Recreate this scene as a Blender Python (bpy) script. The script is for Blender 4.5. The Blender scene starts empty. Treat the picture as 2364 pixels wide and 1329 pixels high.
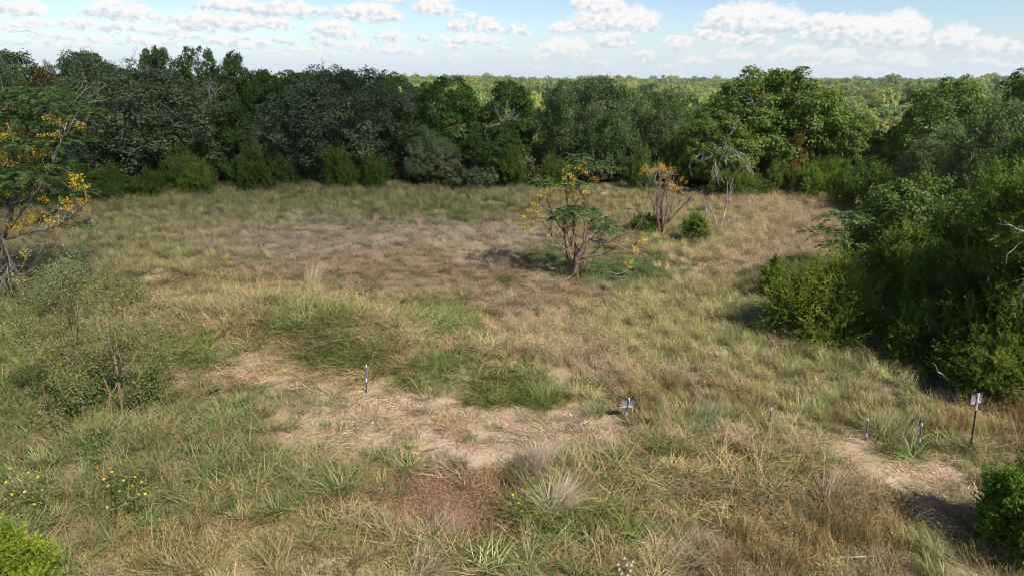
import bpy, math, random
import numpy as np
from mathutils import Vector

sc = bpy.context.scene
COL = sc.collection
R = math.radians

# ------------------------------------------------------------------ camera
PW, PH, FPX = 2364.0, 1329.0, 1576.0       # the photograph's pixels, 24 mm lens on a 36 mm sensor
CAM_H, PITCH = 7.0, R(17.0)
cam_data = bpy.data.cameras.new('camera')
cam_data.sensor_width = 36.0
cam_data.lens = 24.0
cam_data.clip_start = 0.1
cam_data.clip_end = 9000.0
cam = bpy.data.objects.new('camera', cam_data)
cam.location = (0, 0, CAM_H)
cam.rotation_euler = (math.pi / 2 - PITCH, 0, 0)
COL.objects.link(cam)
sc.camera = cam

# ------------------------------------------------------------------ sun, sky, exposure
SUN_EL = R(43.0)
SUN_AZ = R(138.0)            # clockwise from +Y (the view direction): to the right and a little behind the camera
sun_dir = np.array([math.sin(SUN_AZ) * math.cos(SUN_EL), math.cos(SUN_AZ) * math.cos(SUN_EL), math.sin(SUN_EL)])
sd = bpy.data.lights.new('sun', 'SUN')
sd.energy = 5.0
sd.angle = R(0.5)
sd.color = (1.0, 0.94, 0.85)
sun = bpy.data.objects.new('sun', sd)
sun.rotation_euler = Vector(sun_dir).to_track_quat('Z', 'Y').to_euler()
sun.location = (0, 0, 60)
COL.objects.link(sun)
SKY_STRENGTH = 0.100
EXPOSURE = 0.9
EXF = 2.0 ** EXPOSURE
HAZE = 0.00008

sc.view_settings.view_transform = 'Standard'
sc.view_settings.look = 'None'
sc.view_settings.gamma = 1.0
sc.view_settings.exposure = EXPOSURE
sc.view_settings.use_curve_mapping = False
try:
    sc.cycles.filter_width = 1.2
    sc.cycles.max_bounces = 6
    sc.cycles.diffuse_bounces = 3
    sc.cycles.transmission_bounces = 3
    sc.cycles.transparent_max_bounces = 32
except Exception:
    pass


def raydir(px, py):
    a = (px - PW / 2) / FPX
    b = -(py - PH / 2) / FPX
    cp, sp = math.cos(PITCH), math.sin(PITCH)
    v = np.array([a, cp + b * sp, -sp + b * cp])
    return v / np.linalg.norm(v)


# ------------------------------------------------------------------ node helper
class NT:
    def __init__(self, tree):
        self.t = tree
        self.n = tree.nodes
        self.l = tree.links

    def new(self, typ, **kw):
        nd = self.n.new(typ)
        for k, v in kw.items():
            setattr(nd, k, v)
        return nd

    def put(self, sock, v):
        if isinstance(v, bpy.types.NodeSocket):
            self.l.new(v, sock)
        elif v is not None:
            sock.default_value = v

    def m(self, op, a, b=None, c=None, clamp=False):
        nd = self.n.new('ShaderNodeMath')
        nd.operation = op
        nd.use_clamp = clamp
        self.put(nd.inputs[0], a)
        if b is not None:
            self.put(nd.inputs[1], b)
        if c is not None:
            self.put(nd.inputs[2], c)
        return nd.outputs[0]

    def v(self, op, a, b=None, c=None):
        nd = self.n.new('ShaderNodeVectorMath')
        nd.operation = op
        self.put(nd.inputs[0], a)
        if b is not None:
            self.put(nd.inputs[1], b)
        if c is not None:
            self.put(nd.inputs[2], c)
        return nd.outputs['Value'] if op in ('LENGTH', 'DOT_PRODUCT', 'DISTANCE') else nd.outputs['Vector']

    def mix(self, f, a, b, blend='MIX'):
        nd = self.n.new('ShaderNodeMix')
        nd.data_type = 'RGBA'
        nd.blend_type = blend
        self.put(nd.inputs[0], f)
        self.put(nd.inputs[6], a)
        self.put(nd.inputs[7], b)
        return nd.outputs[2]

    def noise(self, vec, scale, detail=3.0, rough=0.55, lac=2.0):
        nd = self.n.new('ShaderNodeTexNoise')
        if vec is not None:
            self.put(nd.inputs['Vector'], vec)
        nd.inputs['Scale'].default_value = scale
        nd.inputs['Detail'].default_value = detail
        nd.inputs['Roughness'].default_value = rough
        nd.inputs['Lacunarity'].default_value = lac
        return nd

    def smooth(self, x, lo, hi):
        nd = self.n.new('ShaderNodeMapRange')
        nd.interpolation_type = 'SMOOTHSTEP'
        self.put(nd.inputs['Value'], x)
        nd.inputs['From Min'].default_value = lo
        nd.inputs['From Max'].default_value = hi
        return nd.outputs['Result']


# ------------------------------------------------------------------ world: Nishita sky with banks of fair-weather cumulus
# clouds as (centre x, base y, half width, height) seen in the photograph -> azimuth / elevation of the sky
CLOUDS = [
    (1740, 74, 125, 64), (1790, 74, 60, 40), (1660, 66, 40, 50), (1715, 101, 75, 22), (2000, 100, 130, 62), (1905, 72, 55, 40), (2075, 104, 70, 76),
    (2205, 116, 52, 58), (2285, 122, 52, 34), (2352, 122, 34, 22), (1420, 72, 100, 58), (1400, 40, 45, 46), (1345, 20, 30, 26),
    (1300, 75, 30, 22), (1412, 108, 45, 38), (1297, 128, 68, 38), (1630, 90, 34, 28), (1562, 112, 30, 34), (1482, 140, 28, 24),
    (1852, 92, 16, 18), (1840, 132, 48, 30), (1930, 142, 60, 26), (2070, 150, 70, 28), (1690, 135, 46, 20), (1605, 152, 34, 20),
    (2120, 158, 40, 14), (1880, 158, 26, 14), (1790, 140, 26, 14), (1250, 138, 26, 16), (1440, 100, 16, 10),
    (1005, 32, 50, 36), (1080, 48, 17, 18), (1126, 72, 32, 30), (1055, 70, 24, 24), (1085, 98, 44, 22), (1135, 98, 34, 18),
    (1196, 82, 28, 24), (1040, 110, 34, 12), (908, 94, 32, 22), (976, 94, 18, 16), (1028, 92, 14, 14), (1165, 118, 18, 14),
    (915, 125, 34, 22), (962, 128, 18, 14), (1050, 135, 20, 12), (850, 46, 82, 36), (895, 8, 40, 12), (770, 84, 58, 36),
    (660, 38, 110, 40), (530, 22, 90, 26), (270, 40, 90, 46), (330, 45, 60, 30), (50, 36, 60, 44), (460, 66, 85, 48), (560, 68, 50, 40),
    (630, 64, 60, 24), (660, 98, 44, 24), (735, 96, 22, 22), (70, 62, 70, 20), (40, 76, 60, 14), (190, 66, 60, 22),
    (300, 74, 90, 24), (390, 80, 60, 22), (150, 92, 80, 14), (250, 96, 70, 16), (350, 104, 80, 16), (520, 108, 60, 28),
    (590, 112, 50, 24), (700, 116, 50, 12), (800, 108, 70, 12), (440, 92, 60, 14), (60, 102, 90, 12), (170, 110, 70, 10),
    (640, 128, 50, 8), (760, 130, 60, 8), (560, 90, 40, 14), (850, 118, 40, 10),
    (1380, 150, 30, 10), (1540, 158, 30, 10), (2250, 150, 60, 14), (2330, 160, 50, 12), (2000, 168, 60, 10), (1230, 160, 40, 8),
]


def azel(px, py):
    d = raydir(px, py)
    return math.degrees(math.atan2(d[0], d[1])), math.degrees(math.asin(d[2]))


world = bpy.data.worlds.new('World')
sc.world = world
world.use_nodes = True
w = NT(world.node_tree)
w.n.clear()
sky = w.new('ShaderNodeTexSky')
sky.sky_type = 'NISHITA'
sky.sun_disc = False
sky.sun_elevation = SUN_EL
sky.sun_rotation = SUN_AZ
sky.altitude = 300.0
sky.air_density = 1.0
sky.dust_density = 0.6
sky.ozone_density = 1.6
tc = w.new('ShaderNodeTexCoord')
dirv = w.v('NORMALIZE', tc.outputs['Generated'])
sx = w.new('ShaderNodeSeparateXYZ')
w.put(sx.inputs[0], dirv)
az = w.m('MULTIPLY', w.m('ARCTAN2', sx.outputs[0], sx.outputs[1]), 57.29578)
el = w.m('MULTIPLY', w.m('ARCSINE', sx.outputs[2]), 57.29578)
cb = w.new('ShaderNodeCombineXYZ')
w.put(cb.inputs[0], az)
w.put(cb.inputs[1], el)
uv = cb.outputs[0]
# ragged outlines: the lookup position is pushed about by noise at two sizes
n1 = w.noise(w.v('MULTIPLY', uv, (1.0, 1.2, 1.0)), 1.0, 2.0, 0.55)
n2 = w.noise(w.v('MULTIPLY', uv, (1.0, 1.2, 1.0)), 3.4, 4.0, 0.62)
warp = w.v('ADD', w.v('MULTIPLY', w.v('SUBTRACT', n1.outputs['Color'], (0.5, 0.5, 0.5)), (1.8, 1.05, 0)),
           w.v('MULTIPLY', w.v('SUBTRACT', n2.outputs['Color'], (0.5, 0.5, 0.5)), (1.0, 0.8, 0)))
uvw = w.v('ADD', uv, warp)
best, hh = None, None
for (cx, by, hw, ht) in CLOUDS:
    if cx < 760:
        hw, ht = hw * .86, ht * .84
    a0, e0 = azel(cx, by - ht * 0.18)
    a1, e1 = azel(cx + hw, by - ht * 0.18)
    _, e2 = azel(cx, by - ht)
    ru, rv = 1.28 * (a1 - a0), 1.25 * max(0.2, (e2 - e0))
    q = w.v('MULTIPLY_ADD', uvw, (1 / ru, 1 / rv, 0), (-a0 / ru, -e0 / rv, 0))
    lo = w.v('MINIMUM', q, (0.0, 0.0, 0.0))
    qq = w.v('MULTIPLY_ADD', lo, (0.0, 1.9, 0.0), q)          # flatter underside
    ln = w.v('LENGTH', qq)
    dv = w.v('DOT_PRODUCT', q, (0.18, 1.0, 0.0))               # height inside the cloud, leaning to the sunny side
    if best is None:
        best, hh = ln, dv
    else:
        sel = w.m('LESS_THAN', ln, best)
        hh = w.m('ADD', hh, w.m('MULTIPLY', sel, w.m('SUBTRACT', dv, hh)))
        best = w.m('MINIMUM', best, ln)
dens = w.smooth(best, 1.0, 0.70)
# the same kind of clouds over the rest of the sky
flat = w.v('DIVIDE', dirv, None)
inv = w.m('DIVIDE', 1.0, w.m('MAXIMUM', sx.outputs[2], 0.06))
pl = w.v('SCALE', dirv)
pl_node = pl.node
w.put(pl_node.inputs['Scale'], inv)
big = w.noise(pl, 0.9, 5.0, 0.55)
outside = w.m('MAXIMUM', w.smooth(el, 6.0, 8.5), w.smooth(w.m('ABSOLUTE', az), 38.5, 43.0))
gen = w.m('MULTIPLY', w.m('MULTIPLY', w.smooth(big.outputs['Fac'], 0.52, 0.64), outside), w.smooth(el, 0.3, 1.5))
n3 = w.noise(w.v('MULTIPLY', uv, (1.0, 1.3, 1.0)), 1.7, 2.5, 0.5)
lit = w.smooth(w.m('ADD', hh, w.m('MULTIPLY', w.m('SUBTRACT', n3.outputs['Fac'], 0.5), 2.6)), -0.60, 0.50)


def lin(r_, g_, b_):
    return (r_ / EXF, g_ / EXF, b_ / EXF, 1)


ccol = w.mix(lit, lin(0.60, 0.69, 0.79), lin(1.0, 0.965, 0.95))
skyc = w.mix(1.0, sky.outputs[0], (SKY_STRENGTH * 0.70, SKY_STRENGTH * 0.73, SKY_STRENGTH * 0.80, 1), 'MULTIPLY')
# pale air low over the horizon
pale = w.mix(w.smooth(el, 4.4, 0.0), skyc, lin(0.70, 0.80, 0.90))
far_fade = w.m('MULTIPLY_ADD', w.smooth(el, 0.3, 4.2), 0.55, 0.40)
c1 = w.mix(w.m('MULTIPLY', dens, far_fade), pale, ccol)
c2 = w.mix(w.m('MULTIPLY', gen, 0.8), c1, lin(0.85, 0.87, 0.9))
bg = w.new('ShaderNodeBackground')
w.put(bg.inputs['Color'], c2)
bg.inputs['Strength'].default_value = 1.0
wo = w.new('ShaderNodeOutputWorld')
w.l.new(bg.outputs[0], wo.inputs['Surface'])

# ------------------------------------------------------------------ small tools
rng = np.random.default_rng(7)


def fbm(x, y, s, seed=0, octv=3):
    """smooth value noise in numpy, -1..1"""
    out = np.zeros_like(x, dtype=float)
    amp, tot = 1.0, 0.0
    for o in range(octv):
        xs, ys = x * s + seed * 17.3 + o * 5.1, y * s - seed * 9.7 + o * 3.3
        xi, yi = np.floor(xs).astype(np.int64), np.floor(ys).astype(np.int64)
        fx, fy = xs - xi, ys - yi
        fx, fy = fx * fx * (3 - 2 * fx), fy * fy * (3 - 2 * fy)

        def h(a, b):
            n = (a * 374761393 + b * 668265263 + (seed + o) * 1442695041) & 0xffffffff
            n = ((n ^ (n >> 13)) * 1274126177) & 0xffffffff
            return ((n ^ (n >> 16)) & 0xffff) / 32767.5 - 1.0
        out += amp * ((h(xi, yi) * (1 - fx) + h(xi + 1, yi) * fx) * (1 - fy) + (h(xi, yi + 1) * (1 - fx) + h(xi + 1, yi + 1) * fx) * fy)
        tot += amp
        amp *= 0.5
        s *= 2.03
    return out / tot


def sstep(a, b, x):
    t = np.clip((x - a) / (b - a), 0, 1)
    return t * t * (3 - 2 * t)


def flat_at(px, py):
    d = raydir(px, py)
    t = CAM_H / max(1e-4, -d[2])
    return d[0] * t, d[1] * t


# banks and hummocks: (photo x, photo y, rx m, ry m, height m)
BUMPS = []
for (px, py, rx, ry, h) in [(1070, 425, 2.6, 1.6, 0.9), (365, 650, 1.1, 0.8, 0.35), (560, 760, 3.4, 2.2, 0.62), (860, 800, 3.0, 1.5, 0.60),
                            (1150, 850, 1.6, 0.9, 0.45), (980, 880, 1.3, 0.6, 0.30), (1560, 1120, 1.5, .7, .38), (1310, 1160, 1.0, .5, .25), (1600, 1040, 2.0, 0.8, 0.22), (1830, 1080, 1.2, 0.7, 0.15), (1420, 1090, 1.0, 0.6, 0.15),
                            (300, 1060, 2.0, 1.2, 0.30), (120, 900, 2.0, 1.6, 0.3), (820, 440, 7, 2.0, 0.25)]:
    x, y = flat_at(px, py)
    BUMPS.append((x, y, rx, ry, h))


def hgt(x, y):
    x = np.asarray(x, dtype=float)
    y = np.asarray(y, dtype=float)
    near = sstep(90, 55, np.hypot(x, y))
    z = 0.16 * fbm(x, y, 0.11, 3, 2) + 0.07 * fbm(x, y, 0.55, 5, 2) * near
    for (bx, by, rx, ry, h) in BUMPS:
        z = z + h * np.exp(-((x - bx) / rx) ** 2 - ((y - by) / ry) ** 2)
    r = np.hypot(x, y)
    far = -8.5 * sstep(58, 150, y + 0.25 * np.abs(x)) + 3.2 * sstep(260, 1300, r)
    left = sstep(20, -60, x) * sstep(58, 120, y) * 4.0
    z = z + far + left + 3.0 * fbm(x, y, 0.006, 9, 2) * sstep(120, 400, r)
    return z


def h1(x, y):
    return float(hgt(np.array([x]), np.array([y]))[0])


def at(px, py):
    """where the ray through a photo pixel meets the ground"""
    d = raydir(px, py)
    t = CAM_H / max(1e-4, -d[2])
    for _ in range(12):
        x, y = d[0] * t, d[1] * t
        t = (CAM_H - h1(x, y)) / max(1e-4, -d[2])
    return d[0] * t, d[1] * t, h1(d[0] * t, d[1] * t)


def on_plane(px, py, Y):
    d = raydir(px, py)
    t = Y / d[1]
    return np.array([d[0] * t, Y, CAM_H + d[2] * t])


def project(x, y, z):
    cp, sp = math.cos(PITCH), math.sin(PITCH)
    dz = z - CAM_H
    depth = y * cp - dz * sp
    up = y * sp + dz * cp
    depth = np.maximum(depth, 0.5)
    return PW / 2 + FPX * x / depth, PH / 2 - FPX * up / depth


def mesh_np(name, verts, tris=None, quads=None, mats=(), attrs=None, smooth=False):
    me = bpy.data.meshes.new(name)
    verts = np.asarray(verts, dtype=np.float32)
    nt = 0 if tris is None else len(tris)
    nq = 0 if quads is None else len(quads)
    me.vertices.add(len(verts))
    me.vertices.foreach_set('co', verts.ravel())
    idx = []
    if nt:
        idx.append(np.asarray(tris, dtype=np.int32).ravel())
    if nq:
        idx.append(np.asarray(quads, dtype=np.int32).ravel())
    if idx:
        idx = np.concatenate(idx)
        starts = np.concatenate([np.arange(nt) * 3, nt * 3 + np.arange(nq) * 4]).astype(np.int32)
        me.loops.add(len(idx))
        me.loops.foreach_set('vertex_index', idx)
        me.polygons.add(nt + nq)
        me.polygons.foreach_set('loop_start', starts)
        if smooth:
            me.polygons.foreach_set('use_smooth', np.ones(nt + nq, dtype=bool))
    me.update()
    me.validate()
    for (an, typ, data) in (attrs or []):
        a = me.attributes.new(an, typ, 'POINT')
        key = {'FLOAT': 'value', 'INT': 'value', 'FLOAT_VECTOR': 'vector', 'FLOAT_COLOR': 'color'}[typ]
        a.data.foreach_set(key, np.asarray(data, dtype=np.int32 if typ == 'INT' else np.float32).ravel())
    for m in mats:
        me.materials.append(m)
    return me


class MB:
    """gathers geometry for one mesh"""
    def __init__(self):
        self.v, self.t, self.q, self.a = [], [], [], []
        self.n = 0

    def add(self, v, tris=None, quads=None, tone=None):
        v = np.asarray(v, dtype=float).reshape(-1, 3)
        if tris is not None and len(tris):
            self.t.append(np.asarray(tris, dtype=np.int64) + self.n)
        if quads is not None and len(quads):
            self.q.append(np.asarray(quads, dtype=np.int64) + self.n)
        self.v.append(v)
        self.a.append(np.full(len(v), 0.5) if tone is None else np.broadcast_to(np.asarray(tone, dtype=float), (len(v),)))
        self.n += len(v)

    def mesh(self, name, mats, smooth=False):
        v = np.concatenate(self.v) if self.v else np.zeros((0, 3))
        return mesh_np(name, v, np.concatenate(self.t) if self.t else None, np.concatenate(self.q) if self.q else None,
                       mats, [('tone', 'FLOAT', np.concatenate(self.a) if self.a else [])], smooth)

    def tube(self, pts, radii, sides=5, tone=0.5, cap=True):
        pts = np.asarray(pts, dtype=float)
        n = len(pts)
        if n < 2:
            return
        tang = np.gradient(pts, axis=0)
        tang /= np.linalg.norm(tang, axis=1)[:, None] + 1e-9
        ref = np.array([0.31, 0.87, 0.2]) if abs(tang[0][2]) > 0.8 else np.array([0.05, 0.1, 1.0])
        a = np.cross(tang, ref)
        a /= np.linalg.norm(a, axis=1)[:, None] + 1e-9
        b = np.cross(tang, a)
        ang = np.arange(sides) / sides * 2 * math.pi
        ring = pts[:, None, :] + np.asarray(radii)[:, None, None] * (np.cos(ang)[None, :, None] * a[:, None, :] + np.sin(ang)[None, :, None] * b[:, None, :])
        v = ring.reshape(-1, 3)
        i = np.arange(n - 1)[:, None] * sides
        j = np.arange(sides)[None, :]
        k = (np.arange(sides)[None, :] + 1) % sides
        quads = np.stack([i + j, i + k, i + sides + k, i + sides + j], axis=-1).reshape(-1, 4)
        tris = []
        if cap:
            v = np.vstack([v, pts[-1] + tang[-1] * radii[-1] * 0.6])
            last = n * sides
            tris = [[(n - 1) * sides + s, (n - 1) * sides + (s + 1) % sides, last] for s in range(sides)]
        self.add(v, tris, quads, tone)

    def leaves(self, p, nrm, ln, wd, tone, r):
        """diamond leaves at p with normals nrm"""
        m = len(p)
        t = r.normal(size=(m, 3))
        t -= (t * nrm).sum(1)[:, None] * nrm
        t /= np.linalg.norm(t, axis=1)[:, None] + 1e-9
        b = np.cross(nrm, t)
        ln = np.broadcast_to(ln, (m,))[:, None]
        wd = np.broadcast_to(wd, (m,))[:, None]
        v = np.stack([p - t * ln, p + b * wd + nrm * wd * 0.3 - t * ln * 0.1, p + t * ln, p - b * wd + nrm * wd * 0.3 - t * ln * 0.1], axis=1).reshape(-1, 3)
        q = np.arange(m * 4).reshape(-1, 4)
        self.add(v, None, q, np.repeat(np.broadcast_to(tone, (m,)), 4))

    def needles(self, p, d, ln, wd, tone, r):
        """slim triangles from p along d"""
        m = len(p)
        s = r.normal(size=(m, 3))
        s -= (s * d).sum(1)[:, None] * d
        s /= np.linalg.norm(s, axis=1)[:, None] + 1e-9
        ln = np.broadcast_to(ln, (m,))[:, None]
        wd = np.broadcast_to(wd, (m,))[:, None]
        v = np.stack([p - s * wd * 0.5, p + s * wd * 0.5, p + d * ln], axis=1).reshape(-1, 3)
        self.add(v, np.arange(m * 3).reshape(-1, 3), None, np.repeat(np.broadcast_to(tone, (m,)), 3))


def obj(name, me, parent=None):
    o = bpy.data.objects.new(name, me)
    COL.objects.link(o)
    if parent is not None:
        o.parent = parent
    return o


def thing(name, label, cat, loc, rz=0.0, group=None, scale=None):
    o = bpy.data.objects.new(name, None)
    COL.objects.link(o)
    o.empty_display_size = 0.3
    o.location = loc
    o.rotation_euler = (0, 0, rz)
    if scale is not None:
        o.scale = scale
    o['label'] = label
    o['category'] = cat
    if group:
        o['group'] = group
    return o


def unit(v):
    return v / (np.linalg.norm(v, axis=-1, keepdims=True) + 1e-9)


# ------------------------------------------------------------------ materials
def mat(name):
    m = bpy.data.materials.new(name)
    m.use_nodes = True
    nt = NT(m.node_tree)
    nt.n.clear()
    out = nt.new('ShaderNodeOutputMaterial')
    return m, nt, out


def leaf_mat(name, stops, transl=0.25, rough=0.6, spec=0.25):
    """leaf colour from the mesh's tone (one leaf cluster to the next), the object's own colour and a little random shift"""
    m, nt, out = mat(name)
    at_ = nt.new('ShaderNodeAttribute', attribute_name='tone')
    rp = nt.new('ShaderNodeValToRGB')
    rp.color_ramp.elements[0].position = stops[0][0]
    rp.color_ramp.elements[0].color = (*stops[0][1], 1)
    rp.color_ramp.elements[1].position = stops[-1][0]
    rp.color_ramp.elements[1].color = (*stops[-1][1], 1)
    for (p, c) in stops[1:-1]:
        e = rp.color_ramp.elements.new(p)
        e.color = (*c, 1)
    nt.put(rp.inputs[0], at_.outputs['Fac'])
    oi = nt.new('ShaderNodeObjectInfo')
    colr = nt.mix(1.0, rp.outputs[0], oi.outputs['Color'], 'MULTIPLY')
    pb = nt.new('ShaderNodeBsdfPrincipled')
    nt.put(pb.inputs['Base Color'], colr)
    pb.inputs['Roughness'].default_value = rough
    pb.inputs['Specular IOR Level'].default_value = spec
    tr = nt.new('ShaderNodeBsdfTranslucent')
    nt.put(tr.inputs['Color'], nt.mix(1.0, colr, (1.1, 1.15, 0.55, 1), 'MULTIPLY'))
    mx = nt.new('ShaderNodeMixShader')
    mx.inputs[0].default_value = transl
    nt.l.new(pb.outputs[0], mx.inputs[1])
    nt.l.new(tr.outputs[0], mx.inputs[2])
    nt.l.new(mx.outputs[0], out.inputs['Surface'])
    return m


def bark_mat(name, c0, c1, scale=14.0):
    m, nt, out = mat(name)
    tcn = nt.new('ShaderNodeTexCoord')
    nz = nt.noise(nt.v('MULTIPLY', tcn.outputs['Object'], (1, 1, 0.3)), scale, 5.0, 0.65)
    pb = nt.new('ShaderNodeBsdfPrincipled')
    nt.put(pb.inputs['Base Color'], nt.mix(nt.smooth(nz.outputs['Fac'], 0.35, 0.68), (*c0, 1), (*c1, 1)))
    pb.inputs['Roughness'].default_value = 0.9
    bp = nt.new('ShaderNodeBump')
    bp.inputs['Strength'].default_value = 0.6
    bp.inputs['Distance'].default_value = 0.02
    nt.put(bp.inputs['Height'], nz.outputs['Fac'])
    nt.l.new(bp.outputs[0], pb.inputs['Normal'])
    nt.l.new(pb.outputs[0], out.inputs['Surface'])
    return m


def plain_mat(name, c, rough=0.5, metal=0.0, wear=None):
    m, nt, out = mat(name)
    pb = nt.new('ShaderNodeBsdfPrincipled')
    tcn = nt.new('ShaderNodeTexCoord')
    nz = nt.noise(tcn.outputs['Object'], 30.0, 4.0, 0.6)
    c2 = wear or tuple(x * 0.75 for x in c)
    nt.put(pb.inputs['Base Color'], nt.mix(nt.smooth(nz.outputs['Fac'], 0.5, 0.75), (*c, 1), (*c2, 1)))
    pb.inputs['Roughness'].default_value = rough
    pb.inputs['Metallic'].default_value = metal
    nt.l.new(pb.outputs[0], out.inputs['Surface'])
    return m


def grass_mat(name, transl=0.3):
    """blade colour: the tuft's own two tints (green and dried), blade by blade"""
    m, nt, out = mat(name)
    a1 = nt.new('ShaderNodeAttribute', attribute_name='tint', attribute_type='INSTANCER')
    a2 = nt.new('ShaderNodeAttribute', attribute_name='dry', attribute_type='INSTANCER')
    tn = nt.new('ShaderNodeAttribute', attribute_name='tone')
    f = nt.smooth(tn.outputs['Fac'], 0.45, 0.75)
    c = nt.mix(f, a1.outputs['Color'], a2.outputs['Color'])
    var = nt.m('FRACT', nt.m('MULTIPLY', tn.outputs['Fac'], 7.31))
    c = nt.mix(1.0, c, nt_gray(nt, nt.m('MULTIPLY_ADD', var, 0.7, 0.65)), 'MULTIPLY')
    pb = nt.new('ShaderNodeBsdfPrincipled')
    nt.put(pb.inputs['Base Color'], c)
    pb.inputs['Roughness'].default_value = 0.7
    pb.inputs['Specular IOR Level'].default_value = 0.08
    tr = nt.new('ShaderNodeBsdfTranslucent')
    nt.put(tr.inputs['Color'], c)
    mx = nt.new('ShaderNodeMixShader')
    mx.inputs[0].default_value = transl
    nt.l.new(pb.outputs[0], mx.inputs[1])
    nt.l.new(tr.outputs[0], mx.inputs[2])
    nt.l.new(mx.outputs[0], out.inputs['Surface'])
    return m


def nt_gray(nt, val):
    c = nt.new('ShaderNodeCombineColor')
    for i in range(3):
        nt.put(c.inputs[i], val)
    return c.outputs[0]


M = {}
M['oak'] = leaf_mat('oak_leaf', [(0.0, (0.036, 0.066, 0.015)), (0.5, (0.062, 0.108, 0.022)), (0.85, (0.092, 0.138, 0.028)), (1.0, (0.150, 0.155, 0.034))], 0.28)
M['live'] = leaf_mat('live_oak_leaf', [(0.0, (0.050, 0.076, 0.030)), (0.55, (0.088, 0.124, 0.050)), (1.0, (0.140, 0.170, 0.074))], 0.25)
M['cedar'] = leaf_mat('juniper_spray', [(0.0, (0.050, 0.086, 0.014)), (0.5, (0.095, 0.150, 0.020)), (0.85, (0.150, 0.200, 0.026)), (1.0, (0.200, 0.205, 0.045))], 0.32)
M['bright'] = leaf_mat('elm_leaf', [(0.0, (0.045, 0.085, 0.016)), (0.6, (0.085, 0.135, 0.022)), (1.0, (0.17, 0.17, 0.03))], 0.28)
M['rust'] = leaf_mat('rust_leaf', [(0.0, (0.07, 0.045, 0.015)), (0.6, (0.15, 0.075, 0.022)), (1.0, (0.22, 0.10, 0.03))], 0.25)
M['compound'] = leaf_mat('soapberry_leaf', [(0.0, (0.034, 0.072, 0.022)), (0.6, (0.066, 0.120, 0.030)), (1.0, (0.115, 0.165, 0.04))], 0.28)
M['fruit'] = leaf_mat('soapberry_fruit', [(0.0, (0.28, 0.16, 0.015)), (0.6, (0.54, 0.36, 0.03)), (1.0, (0.70, 0.50, 0.06))], 0.15, 0.4)
M['fruit_rust'] = leaf_mat('soapberry_dried_fruit', [(0.0, (0.28, 0.13, 0.02)), (0.6, (0.52, 0.29, 0.035)), (1.0, (0.62, 0.40, 0.07))], 0.15, 0.4)
M['shrub'] = leaf_mat('thorn_leaf', [(0.0, (0.075, 0.095, 0.030)), (0.6, (0.135, 0.165, 0.045)), (0.85, (0.22, 0.22, 0.06)), (1.0, (0.30, 0.20, 0.07))], 0.3)
M['pale_leaf'] = leaf_mat('pale_leaf', [(0.0, (0.09, 0.135, 0.05)), (1.0, (0.19, 0.24, 0.11))], 0.3)
M['bark'] = bark_mat('bark_dark', (0.045, 0.036, 0.028), (0.14, 0.115, 0.09))
M['bark_brown'] = bark_mat('bark_brown', (0.085, 0.055, 0.038), (0.20, 0.14, 0.10))
M['twig_grey'] = bark_mat('twig_grey', (0.20, 0.18, 0.155), (0.42, 0.39, 0.35), 9)
M['twig_dim'] = bark_mat('twig_dim', (0.14, 0.125, 0.105), (0.31, 0.28, 0.24), 9)
M['twig_red'] = bark_mat('twig_red', (0.12, 0.065, 0.045), (0.26, 0.16, 0.11), 9)
M['petal'] = leaf_mat('petal_yellow', [(0.0, (0.70, 0.42, 0.01)), (1.0, (0.85, 0.62, 0.03))], 0.2)
M['petal_centre'] = plain_mat('flower_centre', (0.18, 0.07, 0.015), 0.8)
M['puff'] = plain_mat('seed_puff', (0.62, 0.60, 0.55), 0.9)
M['stone'] = bark_mat('limestone', (0.26, 0.235, 0.20), (0.46, 0.43, 0.38), 6)
M['steel'] = plain_mat('post_green', (0.012, 0.022, 0.016), 0.45, 0.0, (0.02, 0.03, 0.02))
M['white'] = plain_mat('paint_white', (0.66, 0.66, 0.66), 0.5, 0.0, (0.5, 0.5, 0.5))
M['violet'] = plain_mat('paint_violet', (0.10, 0.09, 0.19), 0.5)
M['alu'] = plain_mat('sign_back', (0.115, 0.12, 0.12), 0.6, 0.0, (0.08, 0.085, 0.085))
for k in ('mg', 'cg', 'wg', 'sg', 'st', 'wm'):
    M[k] = grass_mat('grass_' + k, {'st': 0.1, 'wm': 0.2}.get(k, 0.32))
M['wood_far'] = None

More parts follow.
